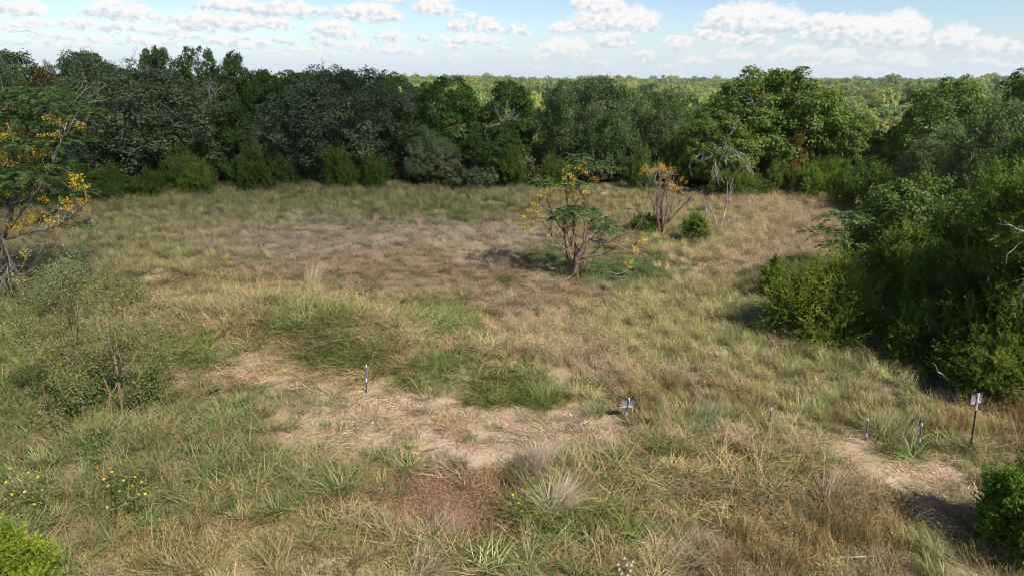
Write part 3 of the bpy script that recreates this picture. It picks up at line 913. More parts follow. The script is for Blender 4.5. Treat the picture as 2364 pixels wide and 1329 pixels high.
def broadleaf(seed, H, Rad, zb, nl, clr, leaf, nleaf, trunk_r=0.2, twigs=0, twig_len=0.8, flat=0.75, upb=0.5):
    """-> (trunk mesh builder, crown mesh builder, twig builder) for a spreading tree of height H and radius Rad"""
    r = np.random.default_rng(seed)
    Hc = (H - zb) / 2
    C = np.array([0, 0, zb + Hc])
    S = np.array([Rad, Rad, Hc])
    lob, lr = [], []
    for i in range(nl):
        for _ in range(30):
            d = unit(r.normal(size=3))
            if d[2] < -0.8:
                continue
            c_ = C + d * S * r.uniform(0.45, 0.68)
            if all(np.linalg.norm((c_ - q) / S) > 0.42 for q in lob):
                break
        lob.append(c_)
        lr.append(r.uniform(0.30, 0.44) * min(Rad, Hc * 1.3))
    lob.append(C + np.array([0, 0, Hc * 0.2]))
    lr.append(0.5 * min(Rad, Hc))
    lob, lr = np.array(lob), np.array(lr)
    cl, cn, cw = [], [], []
    for i in range(len(lob)):
        m = int(5.0 * (lr[i] / clr) ** 2) + 4
        d = unit(r.normal(size=(m, 3)))
        d = d[d[:, 2] > -0.75]
        p = lob[i] + d * lr[i] * r.uniform(0.75, 1.12, (len(d), 1))
        D = np.linalg.norm(p[:, None] - lob[None], axis=2) / lr[None]
        D[:, i] = 9
        ok = (D.min(1) > 0.72) & (p[:, 2] > zb * 0.6)
        cl.append(p[ok])
        cn.append(d[ok])
        cw.append(np.full(ok.sum(), r.normal(0, 0.10)))
    cl, cn, cw = np.concatenate(cl), np.concatenate(cn), np.concatenate(cw)
    m = len(cl)
    cs = clr * r.uniform(0.6, 1.25, m)
    prob = cs ** 2 / (cs ** 2).sum()
    pick = r.choice(m, nleaf, p=prob)
    d = unit(r.normal(size=(nleaf, 3)) + cn[pick] * 0.7 + np.array([0, 0, 0.25]))
    rad = cs[pick][:, None] * (0.35 + 0.65 * r.uniform(size=(nleaf, 1)) ** 0.5)
    # ragged outline: some sprigs stick out
    rad = rad * (1 + (r.uniform(size=(nleaf, 1)) < 0.10) * r.uniform(0.05, 0.5, (nleaf, 1)))
    p = cl[pick] + d * rad * np.array([1, 1, flat])
    n = unit(d * 0.7 + np.array([0, 0, upb]) + r.normal(size=(nleaf, 3)) * 0.55)
    tone_c = (0.45 + cw + r.normal(0, 0.13, m))[pick]
    tone = (tone_c + r.normal(0, 0.12, nleaf)).clip(0, 1)
    # fit to the asked height and radius
    zs = np.percentile(p[:, 2], 99.7)
    k = H / zs
    rs = Rad / np.percentile(np.hypot(p[:, 0], p[:, 1]), 99.0)
    fit = np.array([rs, rs, k])
    cb_ = MB()
    ls = leaf * r.uniform(0.7, 1.35, nleaf)
    cb_.leaves(p * fit, n, ls, ls * 0.52, tone, r)
    tb = MB()
    zt = zb * 0.8 + 0.25
    lean = r.normal(0, 0.25, 2)
    top = np.array([lean[0], lean[1], zt + Hc * 0.35]) * np.array([1, 1, k])
    tb.tube(wiggle([0, 0, -0.15], top, 6, 0.04, r), np.linspace(trunk_r * 1.25, trunk_r * 0.75, 6), 8)
    for i in range(len(lob)):
        e = lob[i] * fit
        tb.tube(wiggle(top * np.array([1, 1, r.uniform(0.6, 0.98)]), e, 6, 0.14, r, 0.1), np.linspace(trunk_r * 0.6, trunk_r * 0.16, 6), 5)
        near = np.where(np.linalg.norm(cl - lob[i], axis=1) < lr[i] * 1.25)[0]
        for j in r.choice(near, min(len(near), 5), replace=False) if len(near) else []:
            tb.tube(wiggle(e, cl[j] * fit, 4, 0.1, r), np.linspace(trunk_r * 0.2, 0.015, 4), 4)
    wb = MB()
    for _ in range(twigs):
        j = r.integers(m)
        b0 = cl[j] * fit
        dd = unit(cn[j] * 0.8 + r.normal(size=3) * 0.6 + np.array([0, 0, -0.15]))
        L = twig_len * r.uniform(0.5, 1.4)
        pts = wiggle(b0, b0 + dd * (cs[j] * 0.75 + L * 0.5), 4, 0.07, r)
        wb.tube(pts, np.linspace(0.022, 0.008, 4), 3)
        for _k in range(3):
            q = pts[r.integers(1, 4)]
            wb.tube(wiggle(q, q + unit(dd + r.normal(size=3) * 0.7) * L * 0.5, 3, 0.04, r), [0.012, 0.009, 0.005], 3)
    return tb, cb_, wb


def juniper(seed, H, Rad, tips, nspray, blade, per=14, spray_len=0.42, wide=0.030, low=0.05, open_=0.25):
    """-> (trunk builder, foliage builder): many pointed leaders with upswept feathery sprays"""
    r = np.random.default_rng(seed)
    L = []
    for i in range(tips):
        if i == 0:
            x = y = 0.0
            h = 1.0
            cr = 0.62
        else:
            a = i * 2.399 + r.normal(0, .3)
            q = r.uniform(0.30, 0.80)
            x, y = q * math.cos(a), q * math.sin(a)
            h = (1 - 0.62 * q ** 1.5) * r.uniform(0.72, 1.05)
            cr = r.uniform(0.26, 0.46)
        L.append((x * Rad, y * Rad, min(h, 1.0) * H, cr * Rad))
    L = np.array(L)
    wts = L[:, 3] * L[:, 2]
    pick = r.choice(tips, nspray, p=wts / wts.sum())
    t = r.uniform(size=nspray) ** 0.9
    hz = L[pick, 2]
    z = low * H + (hz - low * H) * t
    prof = np.clip((1 - t) ** 0.75 * (0.55 + 0.9 * np.minimum(t * 3, 0.5)), 0.015, 1)
    ang = r.uniform(0, 2 * math.pi, nspray)
    rad = L[pick, 3] * prof * (1 - open_ * r.uniform(size=nspray) ** 2)
    rad *= 1 + 0.22 * np.sin(ang * 3 + pick * 1.7 + t * 9)
    px = L[pick, 0] * (1 - 0.35 * (1 - t)) + rad * np.cos(ang)
    py = L[pick, 1] * (1 - 0.35 * (1 - t)) + rad * np.sin(ang)
    out_ = unit(np.stack([px * 0.7 + rad * np.cos(ang), py * 0.7 + rad * np.sin(ang), np.zeros(nspray)], 1) + 1e-6)
    up = 0.55 + 0.9 * t
    d = unit(out_ + np.stack([np.zeros(nspray), np.zeros(nspray), up], 1) + r.normal(0, .28, (nspray, 3)))
    sl = spray_len * r.uniform(0.6, 1.3, nspray) * (1 - 0.35 * t)
    base = np.stack([px, py, z], 1) - d * sl[:, None] * 0.65
    tone = (0.42 + 0.16 * r.normal(size=nspray) + 0.10 * np.sin(pick * 2.1)).clip(0, 1)
    fb = MB()
    tt = r.uniform(0.1, 1.0, (nspray, per))
    sp = base[:, None, :] + d[:, None, :] * (sl[:, None] * tt)[:, :, None]
    sd_ = unit(r.normal(size=(nspray, per, 3)) + d[:, None, :] * 1.5)
    sp[:, :, 2] -= 0.10 * sl[:, None] * tt ** 2
    fb.needles(sp.reshape(-1, 3), sd_.reshape(-1, 3), (blade * r.uniform(.6, 1.3, (nspray, per))).ravel(), wide,
               (tone[:, None] + 0.10 * r.normal(size=(nspray, per))).clip(0, 1).ravel(), r)
    tb = MB()
    for i in range(tips):
        x, y, h, cr = L[i]
        tb.tube(wiggle([x * 0.15, y * 0.15, -0.1], [x, y, h * 0.88], 6, 0.03 * H / 3, r), np.linspace(0.022 * H if i == 0 else 0.012 * H, 0.006, 6), 5)
    return tb, fb


def juniper_clumpy(seed, H, Rad, nl, clr, nspray, per=14, blade=0.14, wide=0.03, spray_len=0.4, pointy=0.5, low=0.05):
    """-> (trunk, foliage): rounded lobes of upswept feathery sprays, ragged tips on top"""
    r = np.random.default_rng(seed)
    lob, lr = [], []
    for i in range(nl):
        q = math.sqrt((i + .3) / nl) * r.uniform(.75, 1.0)
        a = i * 2.399 + r.normal(0, .3)
        top = H * (1 - pointy * q ** 1.4) * r.uniform(.72, 1.0)
        for k in range(3):
            t = (k + r.uniform(.1, .9)) / 3
            rad = Rad * r.uniform(.24, .40) * (1 - .45 * t)
            lob.append([q * Rad * .72 * math.cos(a) + r.normal(0, .08) * Rad, q * Rad * .72 * math.sin(a) + r.normal(0, .08) * Rad, low * H + rad * .5 + (top - low * H - rad * 1.2) * t])
            lr.append(rad)
    lob, lr = np.array(lob), np.array(lr)
    cl, cn = [], []
    for i in range(len(lob)):
        m = int(6 * (lr[i] / clr) ** 2) + 5
        d = unit(r.normal(size=(m, 3)) + np.array([0, 0, .25]))
        p = lob[i] + d * lr[i] * np.array([1, 1, 1.25]) * r.uniform(.7, 1.1, (m, 1))
        D = np.linalg.norm(p[:, None] - lob[None], axis=2) / lr[None]
        D[:, i] = 9
        ok = (D.min(1) > .7) & (p[:, 2] > .02)
        cl.append(p[ok])
        cn.append(d[ok])
    cl, cn = np.concatenate(cl), np.concatenate(cn)
    m = len(cl)
    tonec = (.45 + .20 * r.normal(size=m)).clip(0, 1)
    pick = r.integers(0, m, nspray)
    d = unit(cn[pick] * .75 + np.array([0, 0, .55]) + r.normal(0, .5, (nspray, 3)))
    sl = spray_len * r.uniform(.5, 1.35, nspray)
    base = cl[pick] + r.normal(0, .3, (nspray, 3)) * clr - d * sl[:, None] * .3
    base[:, 2] = np.maximum(base[:, 2], .03)
    tt = r.uniform(.08, 1.0, (nspray, per))
    sp = base[:, None, :] + d[:, None, :] * (sl[:, None] * tt)[:, :, None]
    sd_ = unit(r.normal(size=(nspray, per, 3)) * .8 + d[:, None, :] * 1.2)
    fb = MB()
    rfit = Rad / np.percentile(np.hypot(sp[:, :, 0], sp[:, :, 1]), 97.0)
    fit = np.array([rfit, rfit, H / max(.1, np.percentile(sp[:, :, 2], 99.6))])
    fb.needles(sp.reshape(-1, 3) * fit, sd_.reshape(-1, 3), (blade * (1.25 - .7 * tt) * r.uniform(.7, 1.3, (nspray, per))).ravel(), wide,
               (tonec[pick][:, None] + .09 * r.normal(size=(nspray, per)) + .22 * (tt - .5)).clip(0, 1).ravel(), r)
    tb = MB()
    tb.tube(wiggle([0, 0, -.1], [0, 0, H * .6], 5, .02 * H, r), np.linspace(.022 * H, .008 * H, 5), 6)
    for i in range(0, len(lob)):
        tb.tube(wiggle([0, 0, H * r.uniform(.05, .4)], lob[i] * fit, 5, .03 * H, r), np.linspace(.009 * H, .006, 5), 4)
    return tb, fb


def place_tree(name, label, cat, X, Y, parts, rz, scale, group, tint=(1, 1, 1), z=None):
    """parts: list of (part name, mesh); every tree is an Empty with its own trunk, crown and twig children"""
    e = thing(name, label, cat, (X, Y, (h1(X, Y) if z is None else z)), rz, group, scale)
    for pn, me in parts:
        o = obj(pn, me, e)
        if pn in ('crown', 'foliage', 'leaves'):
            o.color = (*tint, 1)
        else:
            o['kind'] = 'stuff' if pn == 'twigs' else 'part'
        if 'kind' in o and o['kind'] == 'part':
            del o['kind']
    return e


def build_parts(bl, leafm, barkm, twigm=None, seed=0):
    tb, cb_, wb = bl
    out_ = [('trunk', tb.mesh('trunk', [barkm], True)), ('crown', cb_.mesh('crown', [leafm]))]
    if wb is not None and wb.n:
        out_.append(('twigs', wb.mesh('twigs', [twigm])))
    return out_


# prototypes, real size: oaks 9 m tall, 5 m radius
OAK = [build_parts(broadleaf(10 + i, 9.0, 5.0, 0.6, (13, 15, 11, 14)[i], (0.72, 0.62, 0.8, 0.68)[i], 0.115, 30000, 0.24, 26, 0.8), M['oak'], M['bark'], M['twig_dim']) for i in range(4)]
LIVE = [build_parts(broadleaf(30 + i, 9.0, 5.0, 0.3, (15, 17, 13, 16)[i], (0.66, 0.74, 0.62, 0.70)[i], 0.084, 44000, 0.26, 130, 1.0, 0.95, 0.4), M['live'], M['bark'], M['twig_dim']) for i in range(4)]


def jun_parts(*a, leaf=None, fn=None, **k):
    tb, fb = (fn or juniper)(*a, **k)
    return [('trunk', tb.mesh('trunk', [M['bark']], True)), ('foliage', fb.mesh('foliage', [leaf or M['cedar']]))]


JUN = [jun_parts(50 + i, 3.6, 2.2, (7, 9, 6, 8)[i], 0.36, 1900, per=12, blade=.20, wide=.055, spray_len=.62, pointy=(.7, .5, .72, .6)[i], fn=juniper_clumpy) for i in range(4)]


def tree_px(name, label, cat, px, Y, top, hw, proto, H0, R0, group, tint=(1, 1, 1), seed=0, depthk=1.0):
    """a tree whose crown in the photograph is centred on px, tops out at `top` and is 2*hw wide, standing Y metres away"""
    X = on_plane(px, 400, Y)[0]
    zg = h1(X, Y)
    zt = on_plane(px, top, Y)[2]
    dep = Y * math.cos(PITCH) + (CAM_H - zg - 3) * math.sin(PITCH)
    rad = hw * dep / FPX
    r = random.Random(seed + int(px) * 7 + int(Y))
    s = (rad / R0, rad / R0 * depthk, max(0.25, (zt - zg) / H0))
    e = place_tree(name, label, cat, X, Y, proto, r.uniform(0, 6.28) if depthk == 1.0 else 0.0, s, group, tint)
    return e


G_EDGE = 'trees along the far edge of the clearing'
G_JUN = 'junipers along the foot of the far trees'
L_ = [
    # live oaks: fine grey-green leaves
    ('live_oak_tree', 'large dull grey-green oak spreading behind the junipers, left of the dead-branched crown', 340, 47, 148, 220, LIVE[0], (1.0, 1.0, 1.0)),
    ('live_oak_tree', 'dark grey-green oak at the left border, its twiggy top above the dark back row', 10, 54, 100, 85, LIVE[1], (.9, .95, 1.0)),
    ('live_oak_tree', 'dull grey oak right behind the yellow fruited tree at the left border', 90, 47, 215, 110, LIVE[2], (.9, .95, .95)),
    ('live_oak_tree', 'grey-green oak with twiggy tip rising above the large grey oak on the left', 268, 57, 124, 110, LIVE[3], (.95, 1.0, 1.0)),
    ('live_oak_tree', 'broad slate green oak with pale bare twigs, left of the bright green oak', 800, 48, 158, 180, LIVE[1], (1.0, 1.02, 1.08)),
    ('live_oak_tree', 'round grey-green oak behind the yellow fruited field tree, in the middle right', 1352, 49, 181, 130, LIVE[3], (.80, 1.0, .72)),
    ('live_oak_tree', 'greyish oak between the round grey-green oak and the big sunlit oak', 1515, 51, 204, 105, LIVE[0], (.9, 1.05, .75)),
    ('live_oak_tree', 'low rounded silvery bush-like oak below the bright green oak in the middle', 1000, 45.5, 300, 68, LIVE[2], (1.25, 1.3, 1.3)),
    ('live_oak_tree', 'low grey-green oak under the dark oaks, left of the slate green oak', 655, 46.5, 262, 80, LIVE[3], (.95, 1.0, .95)),
    ('live_oak_tree', 'tall olive grey oak above the dark juniper mass at the right border', 2300, 31, 225, 125, LIVE[1], (1.0, 1.1, .75)),
    ('live_oak_tree', 'greyish oak in the right-hand wood behind the yellow-green elm bush', 2170, 35, 290, 95, LIVE[2], (1.1, 1.25, .9)),
    # oaks with larger glossy leaves
    ('oak_tree', 'dark oak showing a rounded top, leftmost of three tops against the sky', 392, 57, 114, 80, OAK[0], (.9, 1.05, .9)),
    ('oak_tree', 'dark oak with the middle of three tops against the sky, left of centre', 490, 56, 112, 84, OAK[1], (.9, 1.05, .9)),
    ('oak_tree', 'dark oak with the rightmost and lowest of three tops against the sky', 588, 57, 127, 78, OAK[2], (.82, .96, .85)),
    ('oak_tree', 'wide dark green oak sloping down right of the three tops against the sky', 668, 51, 172, 120, OAK[3], (1.0, 1.15, .9)),
    ('oak_tree', 'low dark green oak overhanging the dark gap under the three tops', 560, 48, 250, 105, OAK[0], (.95, 1.12, .9)),
    ('oak_tree', 'bright green oak in the tree line, right of the slate green oak', 1008, 51, 181, 135, OAK[1], (1.15, 1.3, .9)),
    ('oak_tree', 'medium green oak with dead grey branches hanging in its middle', 1165, 50, 190, 92, OAK[2], (.95, 1.1, .85)),
    ('oak_tree', 'low green oak filling in below the medium green oak with dead branches', 1140, 47.5, 285, 95, OAK[3], (.85, 1.0, .8)),
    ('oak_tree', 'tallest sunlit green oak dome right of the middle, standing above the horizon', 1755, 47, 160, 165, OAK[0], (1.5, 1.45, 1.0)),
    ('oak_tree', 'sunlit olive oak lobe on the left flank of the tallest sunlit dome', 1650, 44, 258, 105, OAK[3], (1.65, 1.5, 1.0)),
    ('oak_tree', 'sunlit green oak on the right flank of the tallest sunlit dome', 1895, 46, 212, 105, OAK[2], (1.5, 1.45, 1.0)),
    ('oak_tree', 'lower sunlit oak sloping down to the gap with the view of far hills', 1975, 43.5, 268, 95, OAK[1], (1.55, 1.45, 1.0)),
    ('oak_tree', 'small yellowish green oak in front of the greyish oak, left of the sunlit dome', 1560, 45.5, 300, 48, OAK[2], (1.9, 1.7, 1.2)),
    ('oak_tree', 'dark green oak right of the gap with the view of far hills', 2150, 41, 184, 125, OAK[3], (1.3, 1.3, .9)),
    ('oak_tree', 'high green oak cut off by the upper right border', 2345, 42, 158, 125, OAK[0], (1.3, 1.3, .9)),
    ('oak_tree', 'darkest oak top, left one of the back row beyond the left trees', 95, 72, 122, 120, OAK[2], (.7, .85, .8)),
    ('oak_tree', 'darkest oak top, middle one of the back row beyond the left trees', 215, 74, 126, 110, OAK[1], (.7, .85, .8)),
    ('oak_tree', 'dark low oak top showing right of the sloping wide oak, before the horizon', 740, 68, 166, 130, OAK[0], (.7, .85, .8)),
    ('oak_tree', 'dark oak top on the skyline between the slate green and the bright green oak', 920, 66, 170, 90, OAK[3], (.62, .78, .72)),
]
for k, (nm, lb, px, Y, top, hw, pr, tn) in enumerate(L_):
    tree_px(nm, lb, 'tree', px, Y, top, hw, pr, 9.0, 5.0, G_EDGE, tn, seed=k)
RUST = build_parts(broadleaf(77, 9.0, 5.0, 1.5, 9, 0.8, 0.12, 12000, 0.2, 0), M['rust'], M['bark'])
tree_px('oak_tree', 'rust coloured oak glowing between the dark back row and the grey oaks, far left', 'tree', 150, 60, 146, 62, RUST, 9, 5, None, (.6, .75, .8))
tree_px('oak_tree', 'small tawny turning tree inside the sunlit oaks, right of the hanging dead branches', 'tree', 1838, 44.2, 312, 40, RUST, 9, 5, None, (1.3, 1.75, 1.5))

J_ = [
    ('yellow-green bushy juniper, front one of the pair below the large grey oak', 462, 455, 372, 54, (1.15, 1.1, 1)),
    ('dark juniper with a pointed tip behind the front yellow-green juniper on the left', 415, 446, 345, 46, (.85, .9, 1)),
    ('low dark juniper at the clearing edge beside the yellow fruited tree', 245, 462, 385, 75, (.7, .8, .9)),
    ('low dark juniper between the two on the left below the large grey oak', 335, 458, 398, 55, (.7, .8, .9)),
    ('wide dark green juniper below the dark gap left of centre', 585, 437, 342, 72, (.8, .85, .9)),
    ('small dark juniper right of the wide one left of centre', 655, 434, 360, 38, (.75, .8, .9)),
    ('dark olive juniper with a round top, below the slate green oak', 785, 434, 336, 58, (.85, .9, .9)),
    ('dark juniper crowding the right side of the olive one below the slate green oak', 862, 432, 358, 48, (.72, .8, .85)),
    ('bushy mid green juniper right of the grassy hummock and the grey brush pile', 1178, 430, 342, 70, (1.0, 1.05, 1)),
    ('very dark juniper at the left border, seen through the fruiting tree', 130, 474, 350, 80, (.6, .72, .8)),
    ('deep green juniper half out of the picture at the left border', 20, 480, 335, 80, (.55, .7, .8)),
    ('slim juniper behind the top of the yellow fruited field tree', 1275, 434, 362, 40, (.85, .92, .9)),
    ('sunny green juniper between the round grey oak and the orange fruited tree', 1478, 440, 345, 46, (1.1, 1.15, 1)),
    ('wide green juniper under the hanging dead branches of the sunlit oaks', 1700, 455, 385, 64, (1.1, 1.1, 1)),
    ('green juniper right of the one under the hanging dead branches', 1795, 450, 362, 56, (1.05, 1.1, 1)),
    ('bright juniper at the end of the pink grass below the lower sunlit oak', 1890, 458, 372, 66, (1.2, 1.2, 1)),
    ('dark juniper at the inner corner of the right-hand wood', 1968, 482, 375, 56, (.85, .95, .9)),
    ('tall dark juniper behind the elm bush in the right-hand wood', 2045, 505, 385, 62, (.8, .9, .85)),
]
for k, (lb, px, by, top, hw, tn) in enumerate(J_):
    Y = at(px, by)[1]
    tree_px('juniper_bush', lb, 'juniper', px, Y, top - 6, hw * (.80, .92, .74, .85)[k % 4], JUN[k % 4], 3.6, 2.2, G_JUN, tn, seed=100 + k)

# ------------------------------------------------------------------ the dark wood close on the right
G_RIGHT = 'junipers of the wood close on the right'


def near_jun(label, px, by, top, hw, seed, tips, nspray, per, blade, wide, tint, spray=0.42, leaf=None, group=G_RIGHT, dk=1.0, grow=None, clumpy=None):
    X, Y, Z = at(px, by)
    zt = on_plane(px, top, Y)[2]
    dep = Y * math.cos(PITCH) + (CAM_H - Z - 1) * math.sin(PITCH)
    if clumpy:
        parts = jun_parts(seed, zt - Z, hw * dep / FPX, tips, clumpy[0], nspray, per=per, blade=blade, wide=wide, spray_len=spray, pointy=clumpy[1], leaf=leaf, fn=juniper_clumpy)
    else:
        parts = jun_parts(seed, zt - Z, hw * dep / FPX, tips, nspray, blade, per=per, spray_len=spray, wide=wide, leaf=leaf, open_=.45)
    return place_tree('juniper_bush', label, 'juniper', X, Y, parts, 0.0, None, group, tint)


near_jun('feathery yellow-green juniper at the front of the right-hand wood, next to the open grass', 1890, 775, 585, 135, 201, 8, 2300, 34, 0.13, 0.019, (1.35, 1.15, .95), 1.0, clumpy=(.40, .5))
near_jun('small open juniper with upright tips, just behind the feathery yellow-green one', 1782, 690, 592, 42, 202, 5, 420, 14, 0.16, 0.03, (1.3, 1.2, 1.0), 0.45)
near_jun('tall dark clumpy juniper with dead grey limbs at the right border', 2345, 870, 320, 175, 203, 13, 5200, 28, 0.105, 0.024, (.92, 1.0, .85), 0.42, clumpy=(.38, .35))
near_jun('dark juniper in the right-hand wood, left of the tall one with dead limbs', 2190, 815, 470, 125, 204, 10, 4000, 26, 0.105, 0.025, (.80, .90, .8), 0.42, clumpy=(.36, .4))
near_jun('low olive juniper at the foot of the tall dark one with dead limbs', 2270, 905, 745, 120, 205, 8, 2000, 24, 0.10, 0.021, (1.1, 1.0, .9), 0.40, clumpy=(.28, .3))
near_jun('dark juniper deep in the shade between the feathery one and the tall one', 2070, 740, 520, 95, 206, 8, 2400, 22, 0.12, 0.028, (.92, .95, .8), 0.45, clumpy=(.36, .4))
near_jun('dark green juniper between the drooping sapling and the elm bush', 2025, 655, 470, 80, 213, 7, 1700, 22, 0.12, 0.028, (.92, .95, .8), .45, clumpy=(.36, .45))
near_jun('shaded juniper at the foot of the wood, right of the feathery yellow-green one', 2120, 838, 690, 80, 214, 7, 2000, 24, 0.105, 0.024, (.85, .95, .85), .45, clumpy=(.32, .4))
near_jun('bright tipped juniper above the elm bush on the right', 2105, 600, 395, 56, 207, 5, 1200, 14, 0.16, 0.04, (1.1, 1.1, 1), 0.6, clumpy=(.34, .6))
near_jun('dense green juniper standing high behind the tall dark one, right border', 2330, 620, 250, 115, 208, 9, 2800, 14, 0.15, 0.045, (.7, .85, .75), 0.5, clumpy=(.4, .4))
near_jun('glossy green juniper bush in the lower right corner casting a shadow on the dirt', 2345, 1275, 1045, 125, 209, 9, 3400, 20, 0.075, 0.018, (1.0, 1.15, .9), 0.26, group=None, clumpy=(.16, .55))
near_jun('bright yellow-green juniper tip in the lower left corner', 25, 1420, 1205, 125, 210, 8, 2800, 20, 0.065, 0.015, (1.75, 1.5, .9), 0.26, group=None, clumpy=(.15, .5))
near_jun('small green juniper next to the dead grey sapling in the meadow', 1610, 558, 490, 38, 211, 5, 800, 14, 0.13, 0.032, (1.1, 1.1, 1), 0.45, group=None, clumpy=(.26, .5))
near_jun('low dark juniper under the left side of the orange fruited tree', 1492, 540, 492, 40, 212, 5, 700, 14, 0.13, 0.032, (.9, 1.0, 1), 0.45, group=None, clumpy=(.26, .3))

# elm bush, broad leaves turning yellow
X, Y, Z = at(2120, 705)
Y += 1.6
X = on_plane(2120, 500, Y)[0]
zt = on_plane(2120, 418, Y)[2]
elm = build_parts(broadleaf(220, zt - Z, 2.3, 0.3, 12, 0.40, 0.055, 26000, 0.07, 0, 0.4, 0.85, 0.4), M['bright'], M['bark'])
place_tree('elm_bush', 'large yellow-green leafy bush catching the sun in the right-hand wood', 'bush', X, Y, elm, 0, None, None, (.95, .95, .9), Z)

# ------------------------------------------------------------------ soapberry trees: drawn limb by limb
def grow(mb, p, d, L, rad, depth, r, tips, spread=0.6, upw=0.12, kids=(2, 3), shrink=0.68, segs=4, sides=4):
    wob = 0.16 if depth > 0 or spread > .3 else 0.02
    pts = [np.array(p)]
    dd = unit(np.array(d))
    for s in range(segs):
        dd = unit(dd + r.normal(size=3) * wob + np.array([0, 0, upw * 0.5]))
        pts.append(pts[-1] + dd * L / segs)
    r1 = rad * 0.62 if depth > 0 else rad * 0.35
    mb.tube(pts, np.linspace(rad, r1, segs + 1), sides)
    if depth <= 0:
        tips.append((pts[-1], dd))
        return
    for _ in range(r.integers(kids[0], kids[1] + 1)):
        i = r.integers(max(1, segs - 2), segs + 1)
        nd = unit(dd + r.normal(size=3) * spread + np.array([0, 0, upw]))
        grow(mb, pts[i], nd, L * shrink * r.uniform(0.75, 1.2), r1, depth - 1, r, tips, spread, upw, kids, shrink, max(2, segs - 1), max(3, sides - 1))


def compound_leaves(mb, centre, rx, rz, n, r, leafl=0.30, out=True):
    """drooping pinnate leaves radiating from the twig ends of one leafy spray"""
    for _ in range(n):
        a = r.uniform(0, 6.28)
        q = math.sqrt(r.uniform())
        p = np.array(centre) + np.array([rx * q * math.cos(a), rx * q * math.sin(a), rz * (1 - q * q) * r.uniform(0.3, 1) - rz * 0.3])
        d = unit(np.array([math.cos(a), math.sin(a), 0.35]) + r.normal(size=3) * 0.35)
        L = leafl * r.uniform(0.7, 1.25)
        side = unit(np.cross(d, [0, 0, 1]))
        tone = r.uniform(0.2, 0.9)
        ps, ds = [], []
        for k in range(7):
            t = (k + 1) / 7.0
            c_ = p + d * L * t + np.array([0, 0, -0.45 * L * t * t])
            for s in (-1, 1):
                ps.append(c_)
                ds.append(unit(side * s + d * 0.55 + np.array([0, 0, -0.35])))
        mb.needles(np.array(ps), np.array(ds), L * 0.36 * r.uniform(.8, 1.2, len(ps)), 0.038, (tone + r.normal(0, .08, len(ps))).clip(0, 1), r)


def fruit_cluster(mb, c_, rad, r, n=46):
    p = np.array(c_) + r.normal(size=(n, 3)) * rad * np.array([0.5, 0.5, 0.38])
    nn = unit(r.normal(size=(n, 3)) + np.array([0, 0, 0.5]))
    mb.leaves(p, nn, r.uniform(0.016, 0.032, n), 0.017, r.uniform(size=n), r)


FRUITS = {}


def make_fruits(seed, fm, frad, fn):
    r = np.random.default_rng(seed + 77)
    out_ = []
    for _ in range(4):
        mb = MB()
        for _k in range(r.integers(2, 4)):
            fruit_cluster(mb, r.normal(size=3) * frad * 0.6, frad * r.uniform(.6, 1.0), r, fn)
        out_.append(mb.mesh('fruit_cluster', [fm]))
    FRUITS[(seed, fm.name)] = out_
    return out_


